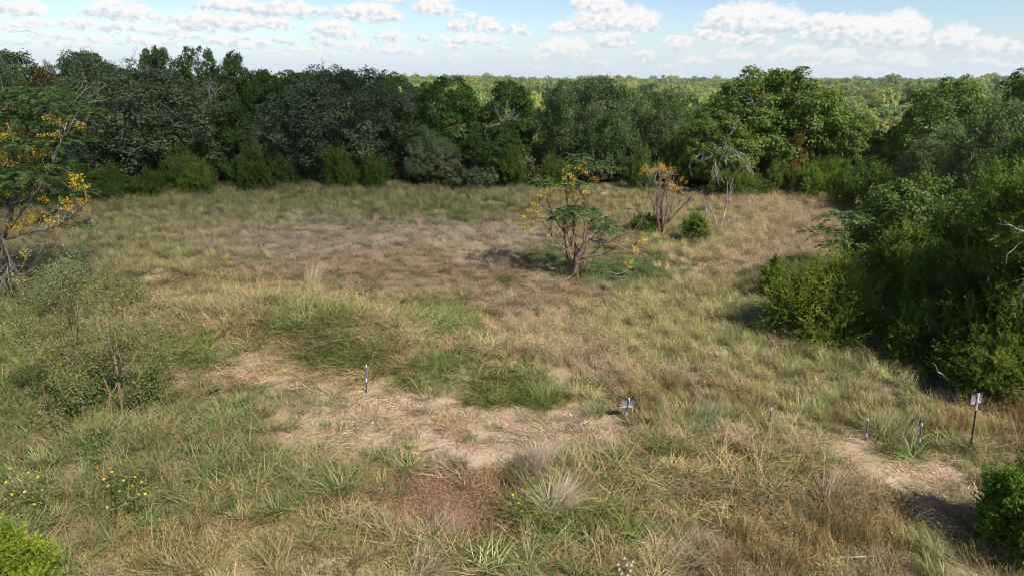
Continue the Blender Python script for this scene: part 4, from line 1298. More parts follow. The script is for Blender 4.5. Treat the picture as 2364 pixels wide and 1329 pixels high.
def soapberry(label, base_px, Y, limbs, fruits, leafs, seed, conv, fruit_mat, twig_mat, frad=0.13, base_r=0.10, group='fruiting trees in the clearing', twigs=1.0, fn=26, lmul=1.0, bark='bark_brown'):
    r = np.random.default_rng(seed)
    bx, by = conv(*base_px)
    b0 = on_plane(bx, by, Y)
    Z = h1(b0[0], Y)
    e = thing('soapberry_tree', label, 'tree', (b0[0], Y, Z), 0, group)
    org = np.array([b0[0], Y, Z])
    lift = Z - b0[2]

    def w3(p, yo):
        q = on_plane(*conv(*p), Y + yo)
        return q - org + np.array([0, 0, lift])
    tb, fb, lb, tw = MB(), MB(), MB(), MB()
    tips = []
    first = True
    ends = []
    for (pl_, r0, r1, ydir) in limbs:
        m = len(pl_)
        pts = []
        for i, p in enumerate(pl_):
            pts.append(w3(p, ydir[0] + (ydir[1] - ydir[0]) * i / (m - 1)))
        pts = np.array(pts)
        # refine with a smooth curve
        tq = np.linspace(0, m - 1, 3 * m)
        fine = np.stack([np.interp(tq, range(m), pts[:, c_]) for c_ in range(3)], 1)
        for _ in range(2):
            fine[1:-1] = 0.5 * fine[1:-1] + 0.25 * (fine[:-2] + fine[2:])
        fine[1:-1] += r.normal(size=(len(fine) - 2, 3)) * 0.015
        if first:
            fine[0, 2] = -0.12
            first = False
        tb.tube(fine, np.linspace(r0, r1, len(fine)), 6)
        for i in range(2, len(fine)):
            if r.uniform() < 0.42 * twigs:
                dd = unit(fine[i] - fine[i - 1])
                grow(tw, fine[i], unit(dd * 0.6 + r.normal(size=3) * 0.55 + np.array([0, 0, 0.25])), r.uniform(0.35, 0.85), max(0.010, r1 * 0.6), 1, r, tips, 0.6, 0.15, (1, 3))
        ends.append(fine)
    allp = np.concatenate(ends)
    for p in fruits:
        c_ = w3(p, r.normal(0, 0.45))
        j = np.argmin(np.linalg.norm(allp - c_, axis=1))
        tw.tube(wiggle(allp[j], c_, 5, 0.03, r, 0.04), np.linspace(0.014, 0.006, 5), 4)
        fo = obj('fruit_cluster', FRUITS[(seed, fruit_mat.name)][r.integers(4)] if (seed, fruit_mat.name) in FRUITS else make_fruits(seed, fruit_mat, frad, fn)[r.integers(4)], e)
        fo.location = c_
        fo['kind'] = 'stuff'
        fo.rotation_euler = (0, 0, r.uniform(0, 6))
    for (p, rx, rz, n) in leafs:
        c_ = w3(p, r.normal(0, 0.4))
        j = np.argmin(np.linalg.norm(allp - c_, axis=1))
        tw.tube(wiggle(allp[j], c_, 5, 0.03, r, 0.05), np.linspace(0.02, 0.008, 5), 4)
        lb = MB()
        compound_leaves(lb, np.zeros(3), rx, rz, int(n * lmul), r)
        lo_ = obj('leaf_spray', lb.mesh('leaf_spray', [M['compound']]), e)
        lo_.location = c_
        lo_['kind'] = 'stuff'
    obj('trunk', tb.mesh('trunk', [M[bark]], True), e)
    to = obj('twigs', tw.mesh('twigs', [twig_mat]), e)
    to['kind'] = 'stuff'
    return e


cvA = lambda x, y: (1180 + x / 4.154, 340 + y / 4.154)
Yb = at(1328, 643)[1]
limbsA = [
    ([(615, 1262), (620, 1120), (680, 980), (745, 862)], .115, .075, (0, -.2)),
    ([(612, 1180), (600, 1100), (590, 1000), (600, 850), (600, 700), (620, 540), (680, 440), (750, 310)], .085, .018, (0, .5)),
    ([(600, 1130), (575, 1040), (530, 950), (515, 820), (515, 700), (560, 590), (520, 500), (530, 380), (530, 255)], .07, .014, (0, .7)),
    ([(560, 1240), (555, 1130), (535, 1020), (520, 930)], .045, .03, (.15, .2)),
    ([(575, 1040), (500, 960), (420, 900), (370, 790), (290, 680), (190, 640)], .05, .014, (.1, -.5)),
    ([(500, 965), (390, 940), (280, 890)], .028, .010, (.0, -.8)),
    ([(515, 825), (440, 740), (380, 600), (335, 480)], .036, .012, (.2, .9)),
    ([(400, 650), (330, 590), (280, 560)], .02, .008, (.7, 1.2)),
    ([(745, 862), (820, 910), (930, 915), (1010, 875), (1080, 828), (1250, 815)], .065, .012, (-.2, -1.0)),
    ([(750, 868), (890, 885), (1000, 945), (1110, 985), (1270, 1072), (1305, 1040)], .055, .012, (-.2, -.5)),
    ([(745, 862), (800, 835), (940, 800), (1040, 762), (1120, 715)], .035, .010, (-.2, .4)),
    ([(770, 880), (880, 860), (1000, 920), (1120, 940), (1240, 960)], .035, .010, (-.2, .8)),
    ([(650, 1085), (720, 1055), (880, 1040), (960, 990), (1010, 940)], .042, .014, (-.1, -.9)),
    ([(720, 900), (720, 1000), (715, 1080), (730, 1150)], .022, .009, (-.2, -.5)),
    ([(700, 1130), (760, 1170), (845, 1200)], .02, .008, (-.4, -.9)),
    ([(600, 700), (680, 640), (720, 560), (700, 470)], .03, .010, (.1, -.5)),
    ([(575, 900), (640, 830), (690, 760), (720, 700)], .026, .010, (.1, .6)),
    ([(620, 540), (560, 480), (545, 430), (580, 350)], .02, .008, (.4, .2)),
]
fruA = [(185, 525), (215, 610), (150, 645), (280, 630), (135, 785), (185, 745), (435, 860), (325, 460), (340, 420), (530, 225), (550, 265), (680, 200), (720, 255),
        (795, 290), (615, 250), (725, 385), (620, 455), (650, 765), (555, 775), (510, 380), (580, 350), (545, 450), (460, 375), (700, 440), (1195, 1000), (1225, 1045),
        (1265, 870), (1150, 1130), (250, 570), (690, 215), (640, 430), (600, 400), (660, 700), (1270, 900)]
leafA = [((560, 640), .50, .22, 60), ((700, 620), .55, .24, 70), ((640, 600), .5, .2, 50), ((480, 680), .3, .18, 30), ((860, 720), .42, .24, 50), ((940, 790), .4, .2, 40), ((850, 780), .3, .2, 22),
         ((660, 100), .30, .14, 26), ((800, 190), .42, .2, 36), ((720, 170), .3, .2, 20), ((310, 320), .4, .18, 34), ((440, 360), .4, .18, 34), ((620, 350), .35, .2, 30), ((1350, 1030), .2, .15, 14), ((880, 960), .2, .15, 14), ((560, 170), .2, .1, 8)]
soapberry('bent soapberry tree with yellow fruit and a snapped limb, alone in mid meadow', (615, 1262), Yb, limbsA, fruA, leafA, 301, cvA, M['fruit'], M['bark_brown'])

Yc = at(1522, 545)[1]
limbsB = [([(1430, 850), (1412, 650), (1412, 480), (1380, 290)], .10, .015, (0, .4)),
          ([(1445, 840), (1440, 600), (1470, 430), (1500, 260)], .08, .014, (0, -.4)),
          ([(1450, 840), (1530, 640), (1560, 480), (1610, 390)], .06, .012, (0, .6)),
          ([(1480, 740), (1600, 610), (1700, 510), (1740, 440)], .05, .010, (.1, -.6)),
          ([(1412, 720), (1360, 560), (1330, 430), (1300, 380)], .05, .010, (.1, .5)),
          ([(1440, 780), (1455, 560), (1420, 400), (1450, 230)], .05, .010, (.1, .9)),
          ([(1455, 800), (1500, 600), (1480, 450), (1540, 260)], .05, .010, (-.1, -.8)),
          ([(1425, 800), (1395, 600), (1400, 420), (1340, 250)], .045, .010, (-.1, -.6))]
fruB = [(1280, 200), (1330, 215), (1380, 200), (1330, 235), (1460, 205), (1490, 210), (1480, 255), (1540, 225), (1415, 335), (1480, 350), (1650, 335), (1560, 380), (1530, 375),
        (1590, 370), (1640, 420), (1740, 435), (1550, 440), (1320, 400), (1270, 260), (1400, 760), (1440, 790), (1450, 205), (1410, 190), (1360, 250), (1620, 380), (1500, 240), (1440, 220), (1540, 400)]
soapberry('upright bare-stemmed soapberry tree crowned with orange fruit clusters, behind the bent one', (1430, 850), Yc, limbsB, fruB, [], 302, cvA, M['fruit_rust'], M['twig_dim'], 0.15, twigs=1.8)

# sapling in front of it, thin stems with one orange tuft
Yd = at(1465, 520)[1]
soapberry('thin three-stemmed soapberry sapling with a few rusty fruits left of the orange fruited tree', (1140, 720), Yd,
          [([(1140, 760), (1125, 640), (1112, 510)], .03, .008, (0, .2)), ([(1140, 740), (1180, 640), (1210, 540)], .025, .008, (0, -.3)), ([(1150, 740), (1230, 650), (1240, 560)], .02, .008, (0, .3))],
          [(1112, 500), (1150, 600)], [((1160, 570), .15, .1, 6)], 303, cvA, M['fruit_rust'], M['twig_dim'], 0.12, twigs=.3)

# the tree cut by the left border
Ye = at(-30, 690)[1]
idc = lambda x, y: (x, y)
rL = random.Random(5)
limbsL = [([(-40, 690), (-25, 620), (-5, 560), (15, 530), (28, 470), (50, 400), (60, 300), (75, 235)], .17, .02, (0, .5)),
          ([(10, 540), (60, 480), (105, 420), (130, 360), (150, 300)], .04, .012, (0, -.8)),
          ([(28, 470), (90, 450), (150, 400), (185, 330), (180, 285)], .035, .010, (0, .6)),
          ([(5, 555), (60, 540), (120, 528), (165, 500), (200, 470)], .028, .008, (0, -1.0)),
          ([(0, 560), (20, 600), (12, 650), (10, 690)], .04, .02, (0, -.6)),
          ([(-10, 560), (-40, 470), (-70, 380), (-80, 300)], .09, .02, (0, .3)),
          ([(-20, 600), (40, 590), (90, 565), (130, 560)], .035, .010, (0, -1.2)),
          ([(50, 400), (20, 340), (10, 280), (25, 230)], .05, .010, (.3, -.4)),
          ([(60, 330), (100, 290), (140, 240), (200, 230)], .04, .010, (.4, 1.2)),
          ([(5, 550), (30, 620), (60, 645), (110, 640)], .03, .008, (-.4, -1.4))]
fruL = [(115, 262), (135, 265), (120, 290), (178, 280), (70, 330), (110, 340), (12, 335), (5, 365), (20, 275), (80, 380), (145, 400), (165, 450), (195, 470), (120, 500), (85, 490),
        (130, 515), (15, 520), (35, 510), (50, 577), (50, 635), (190, 417), (60, 300), (150, 395), (170, 400), (-10, 300), (-20, 360), (30, 240), (95, 345), (60, 350), (10, 300), (5, 280), (155, 470), (65, 500), (15, 345), (125, 300), (140, 275), (25, 440), (70, 440), (105, 450), (40, 400), (0, 420), (-20, 470), (100, 415), (175, 455), (90, 310), (45, 320)]
leafL = [((85, 215), .95, .35, 70), ((190, 255), .6, .3, 50), ((60, 280), .8, .35, 60), ((140, 320), .85, .35, 60), ((55, 405), .9, .4, 70), ((170, 440), .5, .3, 30), ((20, 220), .8, .35, 50), ((-40, 260), .9, .4, 60),
         ((110, 240), .7, .3, 40), ((150, 360), .5, .3, 28), ((150, 300), .5, .3, 40), ((30, 330), .6, .3, 40), ((110, 380), .5, .3, 30), ((10, 430), .6, .3, 34), ((130, 500), .4, .3, 20), ((180, 520), .3, .3, 10), ((-60, 400), .9, .4, 50)]
soapberry('large soapberry tree with yellow fruit and dark drooping leaves at the left border', (-40, 690), Ye, limbsL, fruL, leafL, 304, idc, M['fruit'], M['twig_dim'], 0.24, 0.17, twigs=2.8, fn=52, lmul=1.9, bark='bark')

# drooping green sapling in the right-hand wood
Yf = at(1945, 700)[1] + 1.0
limbsS = [([(1945, 690), (1947, 640), (1945, 580), (1950, 530)], .05, .012, (0, .1)), ([(1955, 690), (1975, 620), (2000, 560)], .035, .010, (0, -.4)), ([(1945, 640), (1915, 580), (1890, 560)], .025, .008, (0, .3)), ([(1960, 680), (1998, 600), (2030, 560)], .03, .01, (0, .5))]
leafS = [((1950, 525), .7, .3, 70), ((1900, 560), .55, .3, 45), ((2000, 545), .6, .3, 50), ((2035, 560), .5, .3, 36), ((1975, 580), .5, .3, 30), ((1930, 590), .4, .3, 24), ((2020, 610), .4, .3, 20)]
soapberry('green soapberry sapling with drooping feathery leaves behind the feathery yellow-green juniper', (1945, 700), Yf, limbsS, [], leafS, 305, idc, M['fruit'], M['twig_dim'], twigs=.5)

# ------------------------------------------------------------------ dead wood
def dead_tree(name, label, cat, X, Y, Z, starts, seed, matk, group=None):
    r = np.random.default_rng(seed)
    e = thing(name, label, cat, (X, Y, Z), 0, group)
    mb = MB()
    if name == 'dead_tree':
        (p, d, L, rad, depth, spread, upw, kids) = starts[0]
        st = MB()
        grow(st, p, d, L, rad, 0, r, [], .2, 0.0, kids, 0.7)
        obj('trunk', st.mesh('trunk', [M['bark']], True), e)
        starts = starts[1:]
    for (p, d, L, rad, depth, spread, upw, kids) in starts:
        grow(mb, p, d, L, rad, depth, r, [], spread, upw, kids, 0.70)
    bo = obj('branches', mb.mesh('branches', [M[matk]], True), e)
    bo['kind'] = 'stuff'
    return e


def dead_px(label, px, py, Y, starts, seed, matk, name='dead_branches'):
    p = on_plane(px, py, Y)
    return dead_tree(name, label, 'dead branches', p[0], p[1], p[2], starts, seed, matk)


# dead crown over the dark oaks on the left: its stem runs down to the ground
p = on_plane(478, 222, 46.8)
zg = h1(p[0], 46.8)
hh_ = p[2] - zg
dead_tree('dead_tree', 'bare grey dead crown standing among the dark oaks on the left', 'dead tree', p[0], 46.8, zg,
          [((0, 0, -.1), (0.03, 0.02, 1), hh_, .09, 0, .2, 0, (1, 1))] +
          [((0.03 * hh_, 0.02 * hh_, hh_ * q), (dx, dy, dz), L, .05, 3, .55, .1, (2, 3)) for (q, dx, dy, dz, L) in
           [(.97, .5, 0, 1, .8), (.97, -.4, .3, 1, .8), (.92, .9, -.3, .5, .8), (.88, -.9, -.2, .4, .7), (.95, 0, -.6, .8, .7)]], 401, 'twig_dim')
p = on_plane(1152, 275, 46)
zg = h1(p[0], 46)
dead_tree('dead_tree', 'forked pale dead limbs in the middle of the medium green oak', 'dead tree', p[0], 46, zg,
          [((0, 0, -.1), (.02, 0.0, 1), p[2] - zg, .07, 0, .2, 0, (1, 1))] +
          [((.02 * (p[2] - zg), 0, (p[2] - zg) * q), (dx, -.4, dz), L, .045, 3, .5, .05, (2, 3)) for (q, dx, dz, L) in [(.98, -.6, .7, .6), (.98, .7, .3, .7), (.93, -.8, -.2, .6), (.96, .9, .1, .6)]], 403, 'twig_dim')
# the big dead limb hanging out of the sunlit oaks
p = on_plane(1680, 340, 42.6)
zg = h1(p[0], 42.6)
hz_ = p[2] - zg
dead_tree('dead_tree', 'tangle of silvery dead branches hanging in front of the sunlit oaks', 'dead tree', p[0], 42.6, zg,
          [((0, 0.4, -.1), (0, 0.0, 1), hz_, .10, 0, .2, 0, (1, 1))] +
          [((0, 0.4, hz_ * q), (dx, -.5, dz), L * 1.15, .045, 4, .5, -.22, (2, 3)) for (q, dx, dz, L) in [(.98, -.9, .3, 1.2), (.99, .9, .3, 1.1), (.99, -1, .1, 1.3), (.97, 1, 0, 1.1), (.95, -.9, -.4, 1.0), (.96, .9, -.5, .9), (.97, .1, .2, .8), (.9, -.3, -.6, .8), (.92, .3, -.7, .8), (.99, -.2, .7, .7)]], 404, 'twig_grey')
# dead limbs of the right border
p = on_plane(2375, 590, at(2345, 870)[1] - 1.5)
zg = h1(p[0], p[1])
hz_ = p[2] - zg
dead_tree('dead_tree', 'white weathered dead limbs reaching out of the dark juniper at the right border', 'dead tree', p[0] + .8, p[1], zg,
          [((0, 0.5, -.1), (.0, 0.0, 1), hz_ * 1.1, .06, 0, .2, 0, (1, 1))] +
          [((0, 0.5, hz_ * q), (dx, -.5, dz), L, .020, 3, .5, -.12, (2, 4)) for (q, dx, dz, L) in [(1.02, -1, .15, .6), (.98, -1, -.2, .65), (.92, -.9, -.5, .55), (1.05, -.6, .4, .5), (.85, -1, .1, .55)]], 405, 'twig_grey')
# sapling skeleton in the meadow
Xd, Yd2, Zd = at(1658, 535)
dead_tree('dead_sapling', 'upright dead grey sapling in the meadow right of the small green juniper', 'dead tree', Xd, Yd2, Zd,
          [((0, 0, -.1), (.03, 0, 1), 1.1, .05, 3, .32, .4, (2, 3)), ((-.05, .05, 0), (-.15, .1, 1), .8, .03, 2, .4, .3, (2, 3)), ((.08, 0, 0), (.6, -.2, .8), .7, .025, 2, .4, .2, (2, 3))], 406, 'twig_grey')
Xd, Yd2, Zd = at(1628, 520)
dead_tree('dead_sapling', 'slender dead stem rising behind the small green juniper in the meadow', 'dead tree', Xd, Yd2, Zd,
          [((0, 0, -.1), (.03, 0, 1), 0.9, .03, 2, .3, .4, (1, 2))], 407, 'twig_grey')
# brush pile beside the grassy hummock
Xd, Yd2, Zd = at(1098, 418)
r_ = random.Random(3)
dead_tree('brush_pile', 'grey pile of dead brush beside the grassy hummock at the far edge', 'brush pile', Xd, Yd2 - .4, Zd,
          [((r_.uniform(-.7, .7), r_.uniform(-.4, .4), r_.uniform(.0, .3)), (r_.uniform(-1, 1), r_.uniform(-1, .3), r_.uniform(.2, .9)), .6, .022, 2, .5, .02, (2, 3)) for _ in range(10)], 408, 'twig_dim')
# fallen branches in the grass
for (lb, px, py, az_, L, sd0, nm) in [
        ('forked fallen branch lying in the grass behind the right-hand sign post', 2235, 912, -0.12, .75, 411, 'fallen_branch'),
        ('thin fallen branch in the grass left of the bent soapberry tree', 1225, 668, -.5, .5, 412, 'fallen_branch'),
        ('short dark fallen branch at the foot of the bent soapberry tree', 1292, 655, .1, .4, 413, 'fallen_branch'),
        ('pale stick lying in the grass right of the bent soapberry tree', 1425, 640, .3, .35, 414, 'fallen_branch'),
        ('pale dry stick in the weeds at the bottom right', 1960, 1300, .1, .45, 415, 'fallen_branch')]:
    X_, Y_, Z_ = at(px, py)
    dead_tree(nm, lb, 'branch', X_, Y_, Z_ + .12,
              [((0, 0, 0), (-math.cos(az_), -math.sin(az_), .12), L, .012 if sd0 != 411 else .028, 2, .5, .04, (1, 3)), ((0, 0, 0), (math.cos(az_), math.sin(az_), -.03), L, .014 if sd0 != 411 else .032, 1, .3, .0, (1, 2))], sd0, 'twig_grey')

# ------------------------------------------------------------------ thorny shrubs on the left
def thorn_shrub(label, stems, seed, matl, twigm, leafn, lsize, depth=3, tipn=9, name='thorny_shrub', upw=.25):
    r = np.random.default_rng(seed)
    X, Y, Z = at(*stems[0][:2])
    e = thing(name, label, 'shrub', (X, Y, Z))
    mb, lb = MB(), MB()
    tips = []
    for (px, py, L, rad, dx) in stems:
        x, y, z = at(px, py)
        grow(mb, (x - X, y - Y, z - Z - .08), (dx, r.normal(0, .12), 1), L, rad, depth, r, tips, .62, upw, (2, 4), .72, 5, 5)
    bo = obj('branches', mb.mesh('branches', [M[twigm]], True), e)
    bo['kind'] = 'stuff'
    for (p, d) in tips:
        n = int(leafn * r.uniform(.5, 1.4))
        if n < 1:
            continue
        q = p - d * r.uniform(0, .5, (n, 1)) + r.normal(size=(n, 3)) * .09
        lb.leaves(q, unit(r.normal(size=(n, 3)) + np.array([0.2, -.2, .8])), r.uniform(.5, 1.3, n) * lsize, lsize * .5, (r.uniform(.1, .8) + r.normal(0, .15, n)).clip(0, 1), r)
    if lb.n:
        obj('leaves', lb.mesh('leaves', [M[matl]]), e)
    return e


thorn_shrub('tall sparse thorny shrub with reddish stems and small leaves on the left', [(285, 965, 1.45, .028, .05), (225, 940, 1.45, .026, -.1), (250, 930, 1.3, .022, .3), (205, 985, .8, .02, -.35), (330, 930, .8, .02, .5), (260, 975, .8, .02, -.2), (300, 950, .5, .012, .5), (230, 960, .5, .012, -.5)], 501, 'shrub', 'twig_red', 36, .026, depth=4)
thorn_shrub('low leafy bramble growing at the foot of the tall thorny shrub', [(180, 1010, .45, .02, -.2), (120, 980, .45, .02, -.4), (240, 1020, .4, .02, .2), (90, 1010, .35, .02, .1)], 502, 'shrub', 'twig_red', 14, .024, depth=3)
thorn_shrub('pale grey-green spindly shrub with upright wands, left of the tall thorny shrub', [(170, 700, .75, .012, .1), (130, 720, .8, .012, -.05), (215, 690, .8, .012, .25), (110, 740, .6, .012, -.2), (150, 690, .6, .012, .3)], 503, 'pale_leaf', 'twig_red', 60, .026, depth=3, upw=.4)
thorn_shrub('single slim pale green wand standing before the low dark junipers on the left', [(318, 525, .8, .018, .0)], 504, 'pale_leaf', 'twig_grey', 16, .035, depth=1, name='tall_weed', upw=.8)
thorn_shrub('slim pale green wand left of the other, in front of the fruiting tree leaves', [(222, 545, .9, .02, .05)], 505, 'pale_leaf', 'twig_grey', 18, .035, depth=1, name='tall_weed', upw=.8)
thorn_shrub('spindly brown weed stalks standing right of the left-hand sign', [(1548, 1010, .55, .012, .05), (1540, 1015, .5, .010, -.25), (1580, 1010, .5, .010, .35)], 506, 'shrub', 'twig_red', 2, .012, depth=2, name='tall_weed')
thorn_shrub('dark withered weed stalks beside the brown grass at the front', [(1215, 1120, .4, .012, -.1), (1235, 1125, .4, .012, .1), (1190, 1130, .3, .01, -.4), (1250, 1100, .3, .01, .4)], 507, 'shrub', 'bark', 8, .016, depth=2, name='tall_weed')
thorn_shrub('small leafy weed with yellow-green leaves beside the left-hand sign', [(1500, 1010, .3, .008, .05), (1490, 1012, .25, .008, -.3)], 508, 'bright', 'twig_red', 8, .02, depth=1, name='tall_weed')

# ------------------------------------------------------------------ tussocks that stand out one by one
def tussock_mat(name, g, d):
    m, nt, out = mat(name)
    tn = nt.new('ShaderNodeAttribute', attribute_name='tone')
    c = nt.mix(nt.smooth(tn.outputs['Fac'], 0.3, 0.75), (*g, 1), (*d, 1))
    var = nt.m('FRACT', nt.m('MULTIPLY', tn.outputs['Fac'], 7.31))
    c = nt.mix(1.0, c, nt_gray(nt, nt.m('MULTIPLY_ADD', var, 0.7, 0.65)), 'MULTIPLY')
    pb = nt.new('ShaderNodeBsdfPrincipled')
    nt.put(pb.inputs['Base Color'], c)
    pb.inputs['Roughness'].default_value = 0.55
    tr = nt.new('ShaderNodeBsdfTranslucent')
    nt.put(tr.inputs['Color'], c)
    mx = nt.new('ShaderNodeMixShader')
    mx.inputs[0].default_value = .3
    nt.l.new(pb.outputs[0], mx.inputs[1])
    nt.l.new(tr.outputs[0], mx.inputs[2])
    nt.l.new(mx.outputs[0], out.inputs['Surface'])
    return m


TM = {'blond': tussock_mat('tussock_blond', (0.46, 0.37, 0.23), (0.68, 0.57, 0.40)), 'pink': tussock_mat('tussock_pink', (0.30, 0.22, 0.15), (0.48, 0.36, 0.27)),
      'green': tussock_mat('tussock_green', (0.09, 0.16, 0.035), (0.30, 0.28, 0.10)), 'blue': tussock_mat('tussock_blue', (0.105, 0.16, 0.055), (0.30, 0.29, 0.14)),
      'olive': tussock_mat('tussock_olive', (0.16, 0.19, 0.05), (0.40, 0.34, 0.16)), 'hay': tussock_mat('tussock_hay', (0.26, 0.215, 0.13), (0.42, 0.35, 0.24))}
TUS = [
    # label, px, py, material, blades, radius, len0, len1, width, lean0, lean1, bend0, bend1, wind
    ('tousled blond tussock leaning to the right, brightest in the front grass', 1280, 1180, 'blond', 620, .20, .45, .82, .007, .35, .95, .2, .9, .45),
    ('pinkish brown tussock just behind the blond tussock', 1252, 1095, 'pink', 700, .18, .4, .75, .006, .1, .6, .3, 1.0, 1.2),
    ('fan of dry reddish brown stems spreading from one root, beside the right-hand dirt', 1905, 1178, 'pink', 300, .10, .6, 1.2, .007, .4, 1.2, .1, .5, .25),
    ('large green tussock of drooping broad blades beside the flattened straw', 790, 1140, 'green', 160, .22, .4, .85, .013, .1, .8, .8, 2.1, None),
    ('small spiky green tussock at the rim of the olive weed mat', 640, 1190, 'green', 46, .06, .3, .6, .012, .2, .9, .2, .8, None),
    ('blue-green tuft of grass left of the left-hand sign', 1370, 960, 'blue', 240, .22, .25, .5, .006, .1, .8, .3, 1.0, None),
    ('grey-green swept tuft of grass right of the left-hand sign', 1625, 985, 'blue', 260, .20, .4, .85, .006, .1, .7, .2, .8, .6),
    ('wide olive green tussock between the two short posts on the right', 2065, 1010, 'olive', 360, .40, .35, .75, .007, .1, .8, .3, 1.0, .4),
    ('dense green tussock at the edge of the dirt below the grassy bank', 1000, 905, 'green', 260, .40, .3, .6, .010, .1, .7, .4, 1.4, None),
    ('green tussock at the right end of the grassy bank', 1262, 925, 'green', 200, .28, .35, .7, .010, .1, .7, .4, 1.4, None),
    ('combed bundle of silvery hay lying over at the bottom right of the front grass', 1590, 1290, 'hay', 420, .34, .4, .85, .006, .9, 1.4, .1, .4, .2),
    ('flattened pinkish tussock at the front, right of the second olive weed mat', 1000, 1235, 'pink', 260, .26, .4, .7, .006, .8, 1.3, .2, .6, .3),
    ('pale grey tuft of dead grass left of the flattened pinkish tussock', 900, 1225, 'hay', 130, .2, .2, .42, .006, .3, 1.2, .2, .8, None),
    ('pale dry grass spray at the very bottom, left of the middle', 970, 1318, 'hay', 130, .22, .3, .6, .007, .4, 1.1, .3, 1.0, .9),
    ('upright straw coloured tuft on the grassy bank behind the short left post', 720, 655, 'blond', 160, .30, .5, 1.0, .008, .05, .5, .2, .9, .6),
    ('bright green tuft alone on the dirt right of the straw', 935, 1040, 'green', 70, .10, .2, .4, .010, .1, .9, .3, 1.1, None),
    ('low bright green tuft in the middle of the bare dirt', 1140, 990, 'green', 90, .16, .12, .25, .009, .2, 1.2, .2, .8, None),
]
for i, (lb, px, py, mk, nb, rad, l0, l1, wd, a0, a1, b0, b1, wnd) in enumerate(TUS):
    X_, Y_, Z_ = at(px, py)
    e = thing('grass_tussock', lb, 'grass tussock', (X_, Y_, Z_))
    mb = MB()
    blades(mb, np.random.default_rng(700 + i), nb, rad, l0, l1, wd, a0, a1, b0, b1, wnd, 4)
    obj('blades', mb.mesh('blades', [TM[mk]]), e)

# ------------------------------------------------------------------ flowering weeds
def flower_plant(label, px, py, spots, seed, fl=0.020, name='yellow_flower_plant'):
    r = np.random.default_rng(seed)
    X_, Y_, Z_ = at(px, py)
    e = thing(name, label, 'flowers', (X_, Y_, Z_), 0, None)
    sm, lm = MB(), MB()
    pm, cm = MB(), MB()
    for k in range(10):
        a = k / 10 * 6.283
        p_ = np.array([math.cos(a), math.sin(a), 0.12])
        s_ = np.array([-math.sin(a), math.cos(a), 0])
        pm.add([p_ * .25, p_ * .8 + s_ * .26, p_ * 1.05, p_ * .8 - s_ * .26], None, [[0, 1, 2, 3]], r.uniform())
    u = 7
    ring = [[.3 * math.cos(k / u * 6.283), .3 * math.sin(k / u * 6.283), .12] for k in range(u)]
    cm.add(ring + [[0, 0, .3]], [[k, (k + 1) % u, u] for k in range(u)])
    pme, cme = pm.mesh('petals', [M['petal']]), cm.mesh('flower_centre', [M['petal_centre']])
    for (fx, fy) in spots:
        dist = at(fx, fy)
        d = raydir(fx, fy)
        # the flower stands in the air above its own root, on the sight line's ground point moved toward the plant
        zf = r.uniform(.48, .68)
        t = (CAM_H - (dist[2] + zf)) / -d[2]
        P = np.array([0, 0, CAM_H]) + d * t - np.array([X_, Y_, Z_])
        root = P * np.array([.75, .75, 0])
        root[2] = h1(X_ + root[0], Y_ + root[1]) - Z_
        sm.tube(wiggle(root, P, 5, .015, r), np.linspace(.005, .003, 5), 3)
        n = 14
        q = root + (P - root) * r.uniform(.1, .95, (n, 1)) + r.normal(size=(n, 3)) * .04
        lm.leaves(q, unit(r.normal(size=(n, 3)) + np.array([0, 0, 1.])), r.uniform(.02, .045, n), .014, r.uniform(0.1, .8, n), r)
        fo = obj('flower', pme, e)
        fo.location = P
        s_ = fl * r.uniform(.75, 1.2)
        fo.scale = (s_, s_, s_)
        fo.rotation_euler = (r.normal(.5, .35), r.normal(.1, .35), r.uniform(0, 6))
        co = obj('flower_centre', cme, fo)
    so_ = obj('stems', sm.mesh('stems', [M['compound']]), e)
    so_['kind'] = 'stuff'
    obj('leaves', lm.mesh('leaves', [M['shrub']]), e)
    return e


flower_plant('yellow daisy-like wildflowers in a cluster among the green grass at the lower left', 285, 1140,
             [(252, 1080), (264, 1096), (280, 1096), (240, 1105), (262, 1112), (326, 1112), (295, 1125), (302, 1127), (309, 1141), (320, 1140), (335, 1139), (265, 1149), (247, 1170), (272, 1090), (318, 1094), (258, 1088), (285, 1108), (306, 1120), (330, 1128), (298, 1147), (276, 1132), (312, 1100), (250, 1120)], 601)
flower_plant('scattered yellow wildflowers on the lower left border, left of the main cluster', 60, 1130,
             [(5, 1066), (103, 1077), (33, 1122), (11, 1151), (40, 1153), (76, 1146), (115, 1148), (79, 1163), (57, 1134), (22, 1080), (88, 1100), (14, 1112), (66, 1090), (48, 1108), (98, 1130), (28, 1140)], 602)
flower_plant('few small yellow flowers on a leafy plant in front of the blond tussock', 1200, 1165, [(1184, 1142), (1197, 1160), (1240, 1184), (1302, 1180), (1334, 1184), (1230, 1186)], 603, 0.024)
flower_plant('tiny yellow flowers at the foot of the large thorny shrub on the left', 120, 850, [(98, 834), (125, 834), (20, 842), (350, 855)], 604, 0.026)

